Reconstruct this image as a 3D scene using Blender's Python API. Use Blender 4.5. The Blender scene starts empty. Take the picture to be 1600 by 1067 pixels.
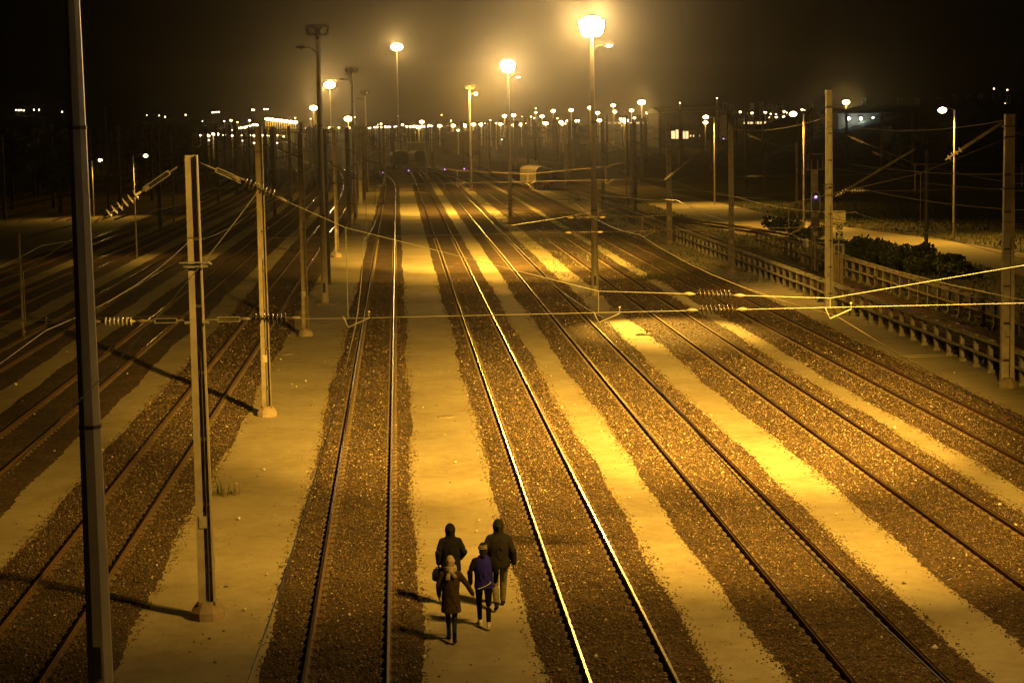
import bpy, bmesh, math, random
import numpy as np
from mathutils import Vector, Matrix
random.seed(7); RNG = np.random.default_rng(7)
sc = bpy.context.scene
COL = sc.collection
R = math.radians

# ------------------------------------------------------------------ camera geometry
F = 3050.0; CH = 10.0; TH = math.atan(343 / 3050.0); ROLL = .018
def gp(x, y, z=0.0):
    """point at height z that the photograph (1600 px wide) shows at x, y"""
    u = x - 800; v = y - 533.5
    c, s = math.cos(ROLL), math.sin(ROLL)
    U = u * c - v * s; V = u * s + v * c
    d = (U, F * math.cos(TH) - V * math.sin(TH), -F * math.sin(TH) - V * math.cos(TH))
    t = (z - CH) / d[2]
    return Vector((d[0] * t, d[1] * t, z))
def at(x, y, Y):
    """point at distance Y shown at x, y"""
    u = x - 800; v = y - 533.5
    c, s = math.cos(ROLL), math.sin(ROLL)
    U = u * c - v * s; V = u * s + v * c
    d = (U, F * math.cos(TH) - V * math.sin(TH), -F * math.sin(TH) - V * math.cos(TH))
    t = Y / d[1]
    return Vector((d[0] * t, Y, CH + d[2] * t))
cam = bpy.data.cameras.new('camera'); co = bpy.data.objects.new('camera', cam); COL.objects.link(co)
cam.sensor_width = 36; cam.lens = F / 1600 * 36; cam.clip_start = .5; cam.clip_end = 6000
co.matrix_world = Matrix.Translation((0, 0, CH)) @ Matrix.Rotation(math.pi / 2 - TH, 4, 'X') @ Matrix.Rotation(-ROLL, 4, 'Z')
sc.camera = co

# ------------------------------------------------------------------ materials
def mat(name, col=(.5, .5, .5), rough=.7, metal=0.0, noise=None, bump=None, emit=None, es=1.0, spec=None):
    m = bpy.data.materials.new(name); m.use_nodes = True
    nt = m.node_tree; b = nt.nodes['Principled BSDF']
    b.inputs['Base Color'].default_value = (*col, 1); b.inputs['Roughness'].default_value = rough
    b.inputs['Metallic'].default_value = metal
    if spec is not None: b.inputs['Specular IOR Level'].default_value = spec
    if emit: b.inputs['Emission Color'].default_value = (*emit, 1); b.inputs['Emission Strength'].default_value = es
    if noise or bump:
        tc = nt.nodes.new('ShaderNodeTexCoord')
    if noise:
        sc_, c2, lo, hi = noise
        n = nt.nodes.new('ShaderNodeTexNoise'); n.inputs['Scale'].default_value = sc_; n.inputs['Detail'].default_value = 6
        nt.links.new(tc.outputs['Object'], n.inputs['Vector'])
        r = nt.nodes.new('ShaderNodeValToRGB'); r.color_ramp.elements[0].position = lo; r.color_ramp.elements[1].position = hi
        r.color_ramp.elements[0].color = (*col, 1); r.color_ramp.elements[1].color = (*c2, 1)
        nt.links.new(n.outputs['Fac'], r.inputs['Fac']); nt.links.new(r.outputs['Color'], b.inputs['Base Color'])
    if bump:
        bs, st = bump
        n2 = nt.nodes.new('ShaderNodeTexNoise'); n2.inputs['Scale'].default_value = bs; n2.inputs['Detail'].default_value = 4
        nt.links.new(tc.outputs['Object'], n2.inputs['Vector'])
        bp = nt.nodes.new('ShaderNodeBump'); bp.inputs['Strength'].default_value = st; bp.inputs['Distance'].default_value = .02
        nt.links.new(n2.outputs['Fac'], bp.inputs['Height']); nt.links.new(bp.outputs['Normal'], b.inputs['Normal'])
    return m

def ground_mat(name, stops, scales, rough=.9, bumpscale=30, bumpstr=.3, dist=.02, stone=None):
    """layered noise: stops = [(pos, colour)...] read by mixed noises of the given scales (in metres)"""
    m = bpy.data.materials.new(name); m.use_nodes = True
    nt = m.node_tree; N = nt.nodes; L = nt.links; b = N['Principled BSDF']; b.inputs['Roughness'].default_value = rough
    b.inputs['Specular IOR Level'].default_value = .3
    tc = N.new('ShaderNodeTexCoord'); prev = None
    for s, w in scales:
        n = N.new('ShaderNodeTexNoise'); n.inputs['Scale'].default_value = s; n.inputs['Detail'].default_value = 8; n.inputs['Roughness'].default_value = .65
        L.new(tc.outputs['Object'], n.inputs['Vector'])
        mu = N.new('ShaderNodeMath'); mu.operation = 'MULTIPLY'; mu.inputs[1].default_value = w; L.new(n.outputs['Fac'], mu.inputs[0])
        if prev is None: prev = mu
        else:
            ad = N.new('ShaderNodeMath'); ad.operation = 'ADD'; L.new(prev.outputs[0], ad.inputs[0]); L.new(mu.outputs[0], ad.inputs[1]); prev = ad
    r = N.new('ShaderNodeValToRGB'); cr = r.color_ramp
    cr.elements[0].position = stops[0][0]; cr.elements[0].color = (*stops[0][1], 1)
    cr.elements[1].position = stops[-1][0]; cr.elements[1].color = (*stops[-1][1], 1)
    for p, c in stops[1:-1]:
        e = cr.elements.new(p); e.color = (*c, 1)
    L.new(prev.outputs[0], r.inputs['Fac'])
    colour = r.outputs['Color']
    bp = N.new('ShaderNodeBump'); bp.inputs['Strength'].default_value = bumpstr; bp.inputs['Distance'].default_value = dist
    if stone:
        v = N.new('ShaderNodeTexVoronoi'); v.inputs['Scale'].default_value = stone; L.new(tc.outputs['Object'], v.inputs['Vector'])
        hs = N.new('ShaderNodeSeparateColor'); L.new(v.outputs['Color'], hs.inputs['Color'])
        r2 = N.new('ShaderNodeValToRGB'); e = r2.color_ramp.elements
        e[0].position = 0; e[0].color = (.35, .33, .32, 1); e[1].position = 1; e[1].color = (1.6, 1.5, 1.4, 1)
        e2 = r2.color_ramp.elements.new(.7); e2.color = (.9, .85, .8, 1)
        L.new(hs.outputs['Red'], r2.inputs['Fac'])
        mx = N.new('ShaderNodeMix'); mx.data_type = 'RGBA'; mx.blend_type = 'MULTIPLY'; mx.inputs['Factor'].default_value = 1
        L.new(colour, mx.inputs['A']); L.new(r2.outputs['Color'], mx.inputs['B']); colour = mx.outputs['Result']
        # stones: tilted facets from the cell colour plus the cell distance
        ma = N.new('ShaderNodeMath'); ma.operation = 'SUBTRACT'; L.new(hs.outputs['Green'], ma.inputs[0]); L.new(v.outputs['Distance'], ma.inputs[1])
        L.new(ma.outputs[0], bp.inputs['Height'])
    else:
        n3 = N.new('ShaderNodeTexNoise'); n3.inputs['Scale'].default_value = bumpscale; n3.inputs['Detail'].default_value = 6
        L.new(tc.outputs['Object'], n3.inputs['Vector']); L.new(n3.outputs['Fac'], bp.inputs['Height'])
    L.new(colour, b.inputs['Base Color']); L.new(bp.outputs['Normal'], b.inputs['Normal'])
    return m

M = {}
M['sand'] = ground_mat('sand', [(.32, (.17, .13, .08)), (.43, (.29, .23, .14)), (.55, (.37, .31, .21)), (.68, (.43, .36, .25))], [(.35, .45), (2.2, .3), (14, .25)], bumpscale=26, bumpstr=.25)
M['soil'] = ground_mat('soil', [(.3, (.05, .045, .02)), (.5, (.10, .085, .045)), (.7, (.18, .14, .08))], [(.08, .5), (1.3, .5)], bumpscale=9, bumpstr=.6, dist=.08)
M['road'] = ground_mat('road_gravel', [(.3, (.26, .2, .12)), (.5, (.33, .26, .16)), (.7, (.4, .31, .2))], [(.12, .5), (2.0, .5)], bumpscale=12, bumpstr=.4, dist=.04)
M['ballast'] = ground_mat('ballast', [(.34, (.05, .03, .016)), (.5, (.10, .064, .036)), (.66, (.16, .105, .06))], [(.5, .5), (6, .5)], stone=17, bumpstr=1.0, dist=.05)
M['hill'] = ground_mat('hill_grass', [(.3, (.02, .025, .012)), (.6, (.05, .055, .025))], [(.05, .5), (.6, .5)], bumpscale=.5, bumpstr=1, dist=1)

def stone_mat():
    m = bpy.data.materials.new('ballast_stone'); m.use_nodes = True; nt = m.node_tree; b = nt.nodes['Principled BSDF']
    g = nt.nodes.new('ShaderNodeNewGeometry'); r = nt.nodes.new('ShaderNodeValToRGB'); e = r.color_ramp.elements
    e[0].position = 0; e[0].color = (.06, .04, .026, 1); e[1].position = 1; e[1].color = (.5, .42, .32, 1)
    for p, c in ((.45, (.092, .056, .031)), (.8, (.15, .098, .058)), (.965, (.25, .18, .12))):
        x = e.new(p); x.color = (*c, 1)
    nt.links.new(g.outputs['Random Per Island'], r.inputs['Fac']); nt.links.new(r.outputs['Color'], b.inputs['Base Color'])
    b.inputs['Roughness'].default_value = .75
    return m
M['stone'] = stone_mat()
M['rail_top'] = mat('worn_steel', (.46, .44, .41), .24, 1.0)
M['rust'] = mat('rusty_steel', (.10, .045, .022), .8, .2, noise=(9, (.16, .075, .04), .4, .6))
M['sleeper'] = mat('sleeper_timber', (.10, .072, .045), .9, noise=(7, (.18, .13, .085), .35, .65), bump=(40, .5))
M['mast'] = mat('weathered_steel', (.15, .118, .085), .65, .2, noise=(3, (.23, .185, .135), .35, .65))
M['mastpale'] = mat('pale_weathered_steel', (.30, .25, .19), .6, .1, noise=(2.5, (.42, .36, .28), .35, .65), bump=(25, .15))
M['mastfar'] = mat('unlit_far_steel', (.075, .06, .045), .75, .1, noise=(2, (.12, .095, .07), .4, .6))  # far masts' lack of lamplight is put into this dark colour
M['mastbright'] = mat('lamplit_galvanised_steel', (.50, .45, .38), .5, .1, noise=(2.5, (.38, .33, .27), .35, .65))  # brighter copy of the mast steel, lamplight put into the colour
M['mastdark'] = mat('dark_steel', (.055, .045, .035), .7, .2, noise=(4, (.10, .08, .06), .4, .6))
M['galv'] = mat('galvanised_steel', (.26, .24, .21), .6, .4, noise=(5, (.32, .29, .25), .4, .6))
M['pole'] = mat('painted_pole', (.50, .43, .34), .6, 0, noise=(1.2, (.36, .30, .23), .35, .7), bump=(20, .1))
M['concrete'] = mat('concrete', (.36, .32, .26), .9, noise=(4, (.22, .19, .15), .35, .65), bump=(30, .4))
M['concbrown'] = mat('stained_concrete', (.20, .15, .10), .9, noise=(2.5, (.30, .23, .16), .35, .65), bump=(30, .4))
M['wire'] = mat('wire_metal', (.30, .28, .24), .55, .5)
M['wiremid'] = mat('brown_wire', (.25, .2, .15), .6, .5)
M['wireblack'] = mat('unlit_wire', (.045, .035, .025), .9, 0, spec=.1)  # near-black so the far wires look unlit; the dimness is in the colour
M['wiredark'] = mat('dull_wire', (.10, .085, .07), .6, .5)
M['ins'] = mat('brown_porcelain', (.035, .025, .02), .3, 0, spec=.5)
M['insw'] = mat('pale_glass_insulator', (.45, .40, .33), .12, 0, spec=.8)
M['litter'] = mat('pale_chips', (.55, .50, .42), .8)
M['black'] = mat('black_housing', (.02, .02, .02), .5)
M['leaf'] = mat('leaf_green', (.045, .06, .02), .6, noise=(1.5, (.10, .11, .04), .35, .65))
M['grassleaf'] = mat('dry_grass', (.12, .11, .04), .8, noise=(1.2, (.07, .08, .025), .4, .6))
M['bark'] = mat('bark', (.09, .065, .045), .95, noise=(6, (.14, .1, .07), .4, .6), bump=(15, .8))
SOD = (1.0, .555, .07)
M['lamp'] = mat('sodium_lamp', (.8, .8, .8), .3, emit=(1, .74, .36), es=90)
M['lampfar'] = mat('far_sodium_lamp', (.8, .8, .8), .3, emit=(1, .72, .32), es=16)
M['lampwhite'] = mat('white_lamp', (.8, .8, .8), .3, emit=(.85, .95, .9), es=9)
M['lamppurple'] = mat('violet_signal_lamp', (.3, .2, .5), .3, emit=(.55, .25, 1), es=6)
M['lampred'] = mat('red_lamp', (.5, .1, .1), .3, emit=(1, .12, .04), es=3)
M['lens'] = mat('unlit_lamp_glass', (.5, .48, .42), .08, 0, spec=1)
M['window'] = mat('lit_window', (.8, .7, .5), .5, emit=(1, .72, .32), es=1.6)
M['shed'] = mat('shed_cladding', (.40, .34, .26), .7, noise=(.3, (.30, .25, .19), .4, .6))
M['sheddark'] = mat('dark_cladding', (.08, .07, .055), .8, noise=(.3, (.12, .1, .08), .4, .6))
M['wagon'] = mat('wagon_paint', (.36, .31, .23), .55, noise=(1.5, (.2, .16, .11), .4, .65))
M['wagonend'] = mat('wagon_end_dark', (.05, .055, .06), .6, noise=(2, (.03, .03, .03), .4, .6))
M['bufferbeam'] = mat('red_buffer_beam', (.35, .07, .03), .6, noise=(3, (.18, .06, .03), .4, .6))

# ------------------------------------------------------------------ mesh helpers
class MB:
    def __init__(s): s.v = []; s.f = []; s.m = []
    def add(s, vs, fs, mi=0):
        o = len(s.v); s.v += [tuple(p) for p in vs]; s.f += [tuple(i + o for i in f) for f in fs]; s.m += [mi] * len(fs); return s
    def box(s, x0, x1, y0, y1, z0, z1, mi=0, xf=None):
        vs = [(x, y, z) for z in (z0, z1) for x, y in ((x0, y0), (x1, y0), (x1, y1), (x0, y1))]
        if xf: vs = [xf @ Vector(p) for p in vs]
        return s.add(vs, [(3, 2, 1, 0), (4, 5, 6, 7), (0, 1, 5, 4), (1, 2, 6, 5), (2, 3, 7, 6), (3, 0, 4, 7)], mi)
    def tube(s, pts, r, n=6, mi=0, cap=True, twist=0.0):
        pts = [Vector(p) for p in pts]; rs = r if isinstance(r, (list, tuple)) else [r] * len(pts)
        vs = []; fs = []
        for i, p in enumerate(pts):
            d = (pts[min(i + 1, len(pts) - 1)] - pts[max(i - 1, 0)]).normalized()
            up = Vector((0, 0, 1)) if abs(d.z) < .9 else Vector((0, 1, 0))
            a = d.cross(up).normalized(); b = a.cross(d)
            for k in range(n):
                t = 2 * math.pi * k / n + twist
                vs.append(p + (a * math.cos(t) + b * math.sin(t)) * rs[i])
        for i in range(len(pts) - 1):
            for k in range(n):
                k2 = (k + 1) % n
                fs.append((i * n + k, i * n + k2, (i + 1) * n + k2, (i + 1) * n + k))
        if cap: fs += [tuple(range(n))[::-1], tuple((len(pts) - 1) * n + k for k in range(n))]
        return s.add(vs, fs, mi)
    def discs(s, p, d, n, sp, r, th=.02, seg=10, mi=0):
        """string of n sheds from p along d"""
        p = Vector(p); d = Vector(d).normalized()
        for i in range(n):
            c = p + d * sp * i
            s.tube([c - d * th, c - d * th * .2, c + d * th], [r * .45, r, r * .35], seg, mi)
        s.tube([p - d * sp, p + d * sp * n], r * .22, 6, mi)
        return s
    def sphere(s, c, r, seg=10, rings=6, mi=0, sx=1, sy=1, sz=1):
        c = Vector(c); vs = [c + Vector((0, 0, -r * sz))]; fs = []
        for i in range(1, rings):
            a = -math.pi / 2 + math.pi * i / rings
            for k in range(seg):
                t = 2 * math.pi * k / seg
                vs.append(c + Vector((r * sx * math.cos(a) * math.cos(t), r * sy * math.cos(a) * math.sin(t), r * sz * math.sin(a))))
        vs.append(c + Vector((0, 0, r * sz))); top = len(vs) - 1
        for k in range(seg): fs.append((0, 1 + (k + 1) % seg, 1 + k))
        for i in range(rings - 2):
            for k in range(seg):
                a = 1 + i * seg + k; b = 1 + i * seg + (k + 1) % seg
                fs.append((a, b, b + seg, a + seg))
        o = 1 + (rings - 2) * seg
        for k in range(seg): fs.append((o + k, o + (k + 1) % seg, top))
        return s.add(vs, fs, mi)
    def loft(s, rings, n=14, mi=0):
        """rings: (centre, rx, ry, axis_x, axis_y)"""
        vs = []; fs = []
        for c, rx, ry, ax, ay in rings:
            for k in range(n):
                t = 2 * math.pi * k / n
                vs.append(Vector(c) + Vector(ax) * rx * math.cos(t) + Vector(ay) * ry * math.sin(t))
        for i in range(len(rings) - 1):
            for k in range(n):
                k2 = (k + 1) % n
                fs.append((i * n + k, i * n + k2, (i + 1) * n + k2, (i + 1) * n + k))
        fs += [tuple(range(n))[::-1], tuple((len(rings) - 1) * n + k for k in range(n))]
        return s.add(vs, fs, mi)
    def build(s, name, mats, parent=None, smooth=False, loc=None):
        me = bpy.data.meshes.new(name); me.from_pydata([tuple(p) for p in s.v], [], s.f)
        for m in (mats if isinstance(mats, (list, tuple)) else [mats]): me.materials.append(M[m] if isinstance(m, str) else m)
        if any(s.m): me.polygons.foreach_set('material_index', s.m)
        if smooth: me.polygons.foreach_set('use_smooth', [True] * len(me.polygons))
        me.update()
        o = bpy.data.objects.new(name, me); COL.objects.link(o)
        if parent: o.parent = parent
        if loc is not None: o.location = loc
        return o
def np_obj(name, V, Fc, mats, n):
    """mesh object from arrays; every face has n corners"""
    me = bpy.data.meshes.new(name)
    me.vertices.add(len(V)); me.vertices.foreach_set('co', np.asarray(V, np.float32).ravel())
    me.loops.add(Fc.size); me.loops.foreach_set('vertex_index', Fc.astype(np.int32).ravel())
    me.polygons.add(len(Fc)); me.polygons.foreach_set('loop_start', np.arange(0, Fc.size, n, dtype=np.int32))
    me.polygons.foreach_set('loop_total', np.full(len(Fc), n, np.int32))
    me.update(calc_edges=True); me.validate()
    for m in (mats if isinstance(mats, (list, tuple)) else [mats]): me.materials.append(M[m])
    o = bpy.data.objects.new(name, me); COL.objects.link(o); return o
def tag(o, label=None, cat=None, group=None, kind=None):
    if label: o['label'] = label
    if cat: o['category'] = cat
    if group: o['group'] = group
    if kind: o['kind'] = kind
    return o
def empty(name, loc, rz=0.0):
    o = bpy.data.objects.new(name, None); COL.objects.link(o); o.location = loc; o.rotation_euler = (0, 0, rz); o.empty_display_size = .3; return o
KIDS = {}
def copy_tree(o, parent=None):
    c = o.copy(); COL.objects.link(c)
    if parent: c.parent = parent
    for ch in o.children: copy_tree(ch, c)
    return c
def kill(o):
    for ch in list(o.children): kill(ch)
    bpy.data.objects.remove(o)

# ------------------------------------------------------------------ ground, yard, road, hills
def sheet(name, pts, z, m, sub=0):
    mb = MB(); mb.add([(x, y, z) for x, y in pts], [tuple(range(len(pts)))]); o = mb.build(name, m); tag(o, kind='structure'); return o
def grid_sheet(name, x0, x1, y0, y1, nx, ny, zf, m):
    xs = np.linspace(x0, x1, nx); ys = np.linspace(y0, y1, ny)
    V = [(x, y, zf(x, y)) for y in ys for x in xs]
    Fc = np.array([(j * nx + i, j * nx + i + 1, (j + 1) * nx + i + 1, (j + 1) * nx + i) for j in range(ny - 1) for i in range(nx - 1)])
    o = np_obj(name, V, Fc, m, 4); tag(o, kind='structure'); return o
sheet('ground', [(-1500, -60), (1500, -60), (1500, 3000), (-1500, 3000)], -.012, 'soil')
sheet('yard_ground', [(-60, -5), (24, -5), (15, 140), (9.5, 235), (2, 330), (-8, 430), (-70, 430), (-64, 200)], 0.0, 'sand')
up = [gp(*p) for p in ((800, 246), (870, 253), (960, 268), (1060, 303), (1200, 334), (1295, 352), (1450, 372), (1600, 395), (1800, 425))]
lo = [gp(*p) for p in ((1800, 480), (1600, 432), (1480, 402), (1340, 378), (1150, 366), (1060, 335), (980, 308), (890, 282), (800, 258))]
road_o = sheet('road', [(p.x, p.y) for p in up + lo], .004, 'road')
def rnd(x, y, s, k=0): return math.sin(x / s + k) * math.cos(y / s * 1.3 + k * 2) + .5 * math.sin(x / s * 2.7 + 1.3 + k) * math.sin(y / s * 2.1 + k)
def hill_z(x, y):
    a = max(0, min(1, (x - 62) / 40)) * max(0, min(1, (y - 330) / 90))
    return -.3 + a * (11.5 + 1.4 * rnd(x, y, 21) + .8 * rnd(x, y, 7.3))
grid_sheet('hill', 55, 420, 320, 700, 90, 60, hill_z, 'hill')
def hill2(x, y):
    return -.5 + (7 + 12 * max(0, min(1, (-x - 130) / 200))) * max(0, min(1, (y - 1120) / 150)) * (1 + .12 * rnd(x, y, 170))
grid_sheet('hills', -1200, 1200, 1100, 1700, 90, 30, hill2, 'hill')

# ------------------------------------------------------------------ tracks
TR = {  # name: (x0, slope, gauge, left half width, right half width of ballast, z0, z1, label)
 'A': (-1.145, -.05679, 1.505, 1.62, 1.40, 'railway track to the left of the four walkers, running straight to the rounded wagon'),
 'B': (3.96, -.05728, 1.53, 1.58, 1.66, 'railway track to the right of the four walkers, with the brightest polished rails'),
 'C': (8.62, -.0580, 1.63, 1.95, 1.75, 'railway track passing just left of the tall lit lamp mast, second right of the walkers'),
 'D': (13.80, -.0587, 1.66, 2.2, 1.9, 'railway track passing just right of the tall lit lamp mast with rusty dark rails'),
 'E': (18.55, -.0606, 1.60, 2.0, 2.3, 'rusty railway track beside the concrete fence, leading to the covered wagon'),
 'F': (-7.49, -.05469, 1.505, 2.0, 1.9, 'dim railway track behind the near left steel mast'),
 'G': (-12.74, -.0527, 1.505, 2.1, 2.0, 'second dim railway track to the left of the near left steel mast'),
 'H': (-17.9, -.052, 1.505, 2.0, 2.0, 'third dark railway track left of the near left steel mast'),
 'I': (-23.0, -.0517, 1.505, 2.0, 2.0, 'fourth dark railway track to the left, with short glints on its rails'),
 'J': (-28.2, -.0505, 1.505, 2.0, 2.0, 'leftmost railway track, almost lost in the dark'),
 'K': (25.6, -.0585, 1.505, 2.1, 2.1, 'railway track in the shade between the two concrete fences'),
}
def cx(k, y):
    x = TR[k][0] + TR[k][1] * y
    if k == 'A' and y > 300: x -= .0003 * (y - 300) ** 2
    if k == 'B' and y > 340: x -= .00012 * (y - 340) ** 2
    if k == 'C' and y > 330: x -= .00014 * (y - 330) ** 2
    if k == 'D' and y > 260: x -= .00022 * (y - 260) ** 2
    if k in 'FGHIJ' and y > 220: x -= .00013 * (y - 220) ** 2 * ('FGHIJ'.index(k) * .12 + 1)
    return x
def hdg(f, y): return (f(y + .5) - f(y - .5))
def rail_profile():
    return [(-.062, 0), (-.062, .022), (-.012, .045), (-.012, .125), (-.036, .14), (-.036, .160), (-.023, .168), (.023, .168), (.036, .160), (.036, .14), (.012, .125), (.012, .045), (.062, .022), (.062, 0)]
ZR = .025
def build_track(k, f, gauge, y0, y1, label, sl_y1=200):
    root = empty('railway_track', (f(y0), y0, 0)); tag(root, label, 'railway track', 'tracks of the marshalling yard')
    ys = []; y = y0
    while y < y1: ys.append(y); y += 4 if y < 200 else 8
    ys.append(y1); P = rail_profile(); n = len(P)
    for s in (-1, 1):
        mb = MB(); vs = []; fs = []; ms = []
        for i, y in enumerate(ys):
            h = hdg(f, y)
            for px, pz in P: vs.append((f(y) + s * gauge / 2 + px - root.location.x, y - h * (s * gauge / 2 + px) - y0, pz + ZR))
        for i in range(len(ys) - 1):
            for q in range(n):
                q2 = (q + 1) % n
                fs.append((i * n + q, i * n + q2, (i + 1) * n + q2, (i + 1) * n + q)[::-1]); ms.append(1 if q == 6 else 0)
        mb.v = vs; mb.f = fs; mb.m = ms; mb.build('rail', ['rust', 'rail_top' if k not in 'DEK' else 'rail_dull'], root)
    mb = MB(); y = y0
    while y < min(y1, sl_y1):
        h = hdg(f, y); r = random.uniform(-.02, .02)
        xf = Matrix.Translation((f(y) - root.location.x, y - y0, 0)) @ Matrix.Rotation(-math.atan(h) + r * .3, 4, 'Z')
        mb.box(-1.14 + r, 1.14 + r, -.12, .12, -.1, .032 + random.uniform(-.006, .006), 0, xf)
        for s in (-1, 1):   # chairs and clips holding the rails
            mb.box(s * gauge / 2 - .17, s * gauge / 2 + .17, -.085, .085, .05, .075, 0, xf)
            for q in (-1, 1): mb.box(s * gauge / 2 + q * .12 - .03, s * gauge / 2 + q * .12 + .03, -.03, .03, .07, .11, 0, xf)
        y += .6
    if mb.v: tag(mb.build('sleeper', 'sleeper', root), kind='stuff')
    return root
M['rail_dull'] = mat('dull_rail_steel', (.28, .21, .16), .3, .9)
ends = {'A': 430, 'B': 560, 'C': 560, 'D': 520, 'E': 420, 'K': 260}
for k in TR:
    build_track(k, lambda y, k=k: cx(k, y), TR[k][2], 27 if k in 'ABCDEFG' else 45, ends.get(k, 620), TR[k][5], 170 if k in 'ABCDE' else 110)
# a siding beyond the fences that swings away to the road
sp = [gp(*p) for p in ((1480, 412), (1300, 384), (1200, 366), (1100, 350), (985, 336), (930, 318), (890, 300))]
sp.sort(key=lambda p: p.y)
def siding(y):
    for a, b in zip(sp, sp[1:]):
        if y <= b.y or b is sp[-1]:
            t = (y - a.y) / (b.y - a.y); return a.x + (b.x - a.x) * t
build_track('K', siding, 1.505, sp[0].y + 1, sp[-1].y - 1, 'curving siding on the brown earth between the fences and the sandy road', 0)
# far sidings in the left yard that catch the lamps
for i in range(6):
    f = lambda y, i=i: -34 - i * 5.2 - .048 * y - .00016 * max(0, y - 250) ** 2
    build_track('F', f, 1.505, 215, 640, ['siding', 'second siding', 'third siding', 'fourth siding', 'fifth siding', 'sixth siding'][i] + ' of the far left yard, only glints of its rails showing', 0)

# ballast beds
def ballast_bed(k, f, lw, rw, y0, y1):
    offs = [-1, -.88, -.78, -.5, -.2, .2, .5, .78, .88, 1]
    ys = []; y = y0
    while y < y1: ys.append(y); y += .22 if y < 75 else (.5 if y < 130 else 2.5)
    V = []; n = len(offs); ph = random.uniform(0, 50)
    for y in ys:
        wob = .09 * math.sin(y / 5.1 + ph) + .05 * math.sin(y / 1.27 + ph * 2) ; wob2 = .09 * math.sin(y / 4.6 + ph * 3) + .05 * math.sin(y / 1.4 + ph)
        for o in offs:
            w = (rw + wob2 * (1 if y < 120 else .35)) if o > 0 else (lw + wob * (1 if y < 120 else .35))
            x = o * w + (random.gauss(0, .025) if abs(o) > .9 else 0)
            z = .045 - .058 * max(0, abs(o) - .8) / .2 + (random.uniform(-.012, .012) if abs(o) < .9 else 0)
            V.append((f(y) + x, y, z))
    Fc = np.array([(j * n + i, j * n + i + 1, (j + 1) * n + i + 1, (j + 1) * n + i) for j in range(len(ys) - 1) for i in range(n - 1)])
    o = np_obj('ballast_bed', V, Fc, 'ballast', 4); tag(o, kind='structure')
for k, T in TR.items():
    ballast_bed(k, lambda y, k=k: cx(k, y), T[3], T[4], 24 if k in 'ABCDEFG' else 45, 440)

# loose ballast stones, each a small faceted rock
def stones(name, P, S, m='stone'):
    n = len(P)
    base = np.array([(1, 0, 0), (0, 1, 0), (-1, 0, 0), (0, -1, 0), (0, 0, 1), (0, 0, -1)], float)
    V = base[None] * (S[:, None, None] * RNG.uniform(.6, 1.25, (n, 6, 1)))
    V[:, :, 2] *= .75
    a = RNG.uniform(0, 6.28, n); b = RNG.uniform(-.9, .9, n); ca, sa = np.cos(a), np.sin(a); cb, sb = np.cos(b), np.sin(b)
    x, y, z = V[..., 0].copy(), V[..., 1].copy(), V[..., 2].copy()
    y2 = y * cb[:, None] - z * sb[:, None]; z2 = y * sb[:, None] + z * cb[:, None]
    V[..., 0] = x * ca[:, None] - y2 * sa[:, None]; V[..., 1] = x * sa[:, None] + y2 * ca[:, None]; V[..., 2] = z2
    V += P[:, None, :]
    fb = np.array([(0, 1, 4), (1, 2, 4), (2, 3, 4), (3, 0, 4), (1, 0, 5), (2, 1, 5), (3, 2, 5), (0, 3, 5)])
    Fc = (fb[None] + (np.arange(n) * 6)[:, None, None]).reshape(-1, 3)
    o = np_obj(name, V.reshape(-1, 3), Fc, m, 3); return tag(o, kind='stuff')
PP = []; SS = []
for k in 'ABCDEF':
    T = TR[k]
    for y0, y1, den, s in ((27, 52, 190, .023), (52, 80, 95, .030), (80, 125, 26, .042)):
        n = int((y1 - y0) * (T[3] + T[4] + .3) * den)
        y = RNG.uniform(y0, y1, n); u = RNG.uniform(-1, 1, n)
        w = np.where(u < 0, T[3], T[4])
        # ragged margin: some stones spill onto the sand
        off = u * (w + .04 + np.abs(RNG.normal(0, .09, n)) * (np.abs(u) > .95))
        x = np.array([cx(k, t) for t in y]) + off
        z = .045 - .06 * np.clip(np.abs(u) - .8, 0, 1) / .2 + RNG.uniform(-.004, .02, n)
        keep = (np.abs(np.abs(off) - T[2] / 2) > .10)
        vis = np.abs(x / y) < .29
        q = keep & vis
        PP.append(np.stack([x, y, z], 1)[q]); SS.append(s * np.exp(RNG.normal(0, .28, q.sum())))
P_ = np.concatenate(PP); S_ = np.concatenate(SS)
stones('ballast_stones', P_, S_)
# stray stones and litter on the sand
n = 4200; y = RNG.uniform(32, 110, n); x = RNG.uniform(-.28, .24, n) * y
stones('scattered_stones', np.stack([x, y, np.full(n, .004)], 1), .013 * np.exp(RNG.normal(0, .6, n)))

n = 420; y = RNG.uniform(32, 95, n); x = RNG.uniform(-.28, .27, n) * y
stones('pale_litter', np.stack([x, y, np.full(n, .05)], 1), .028 * np.exp(RNG.normal(0, .45, n)), 'litter')
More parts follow.
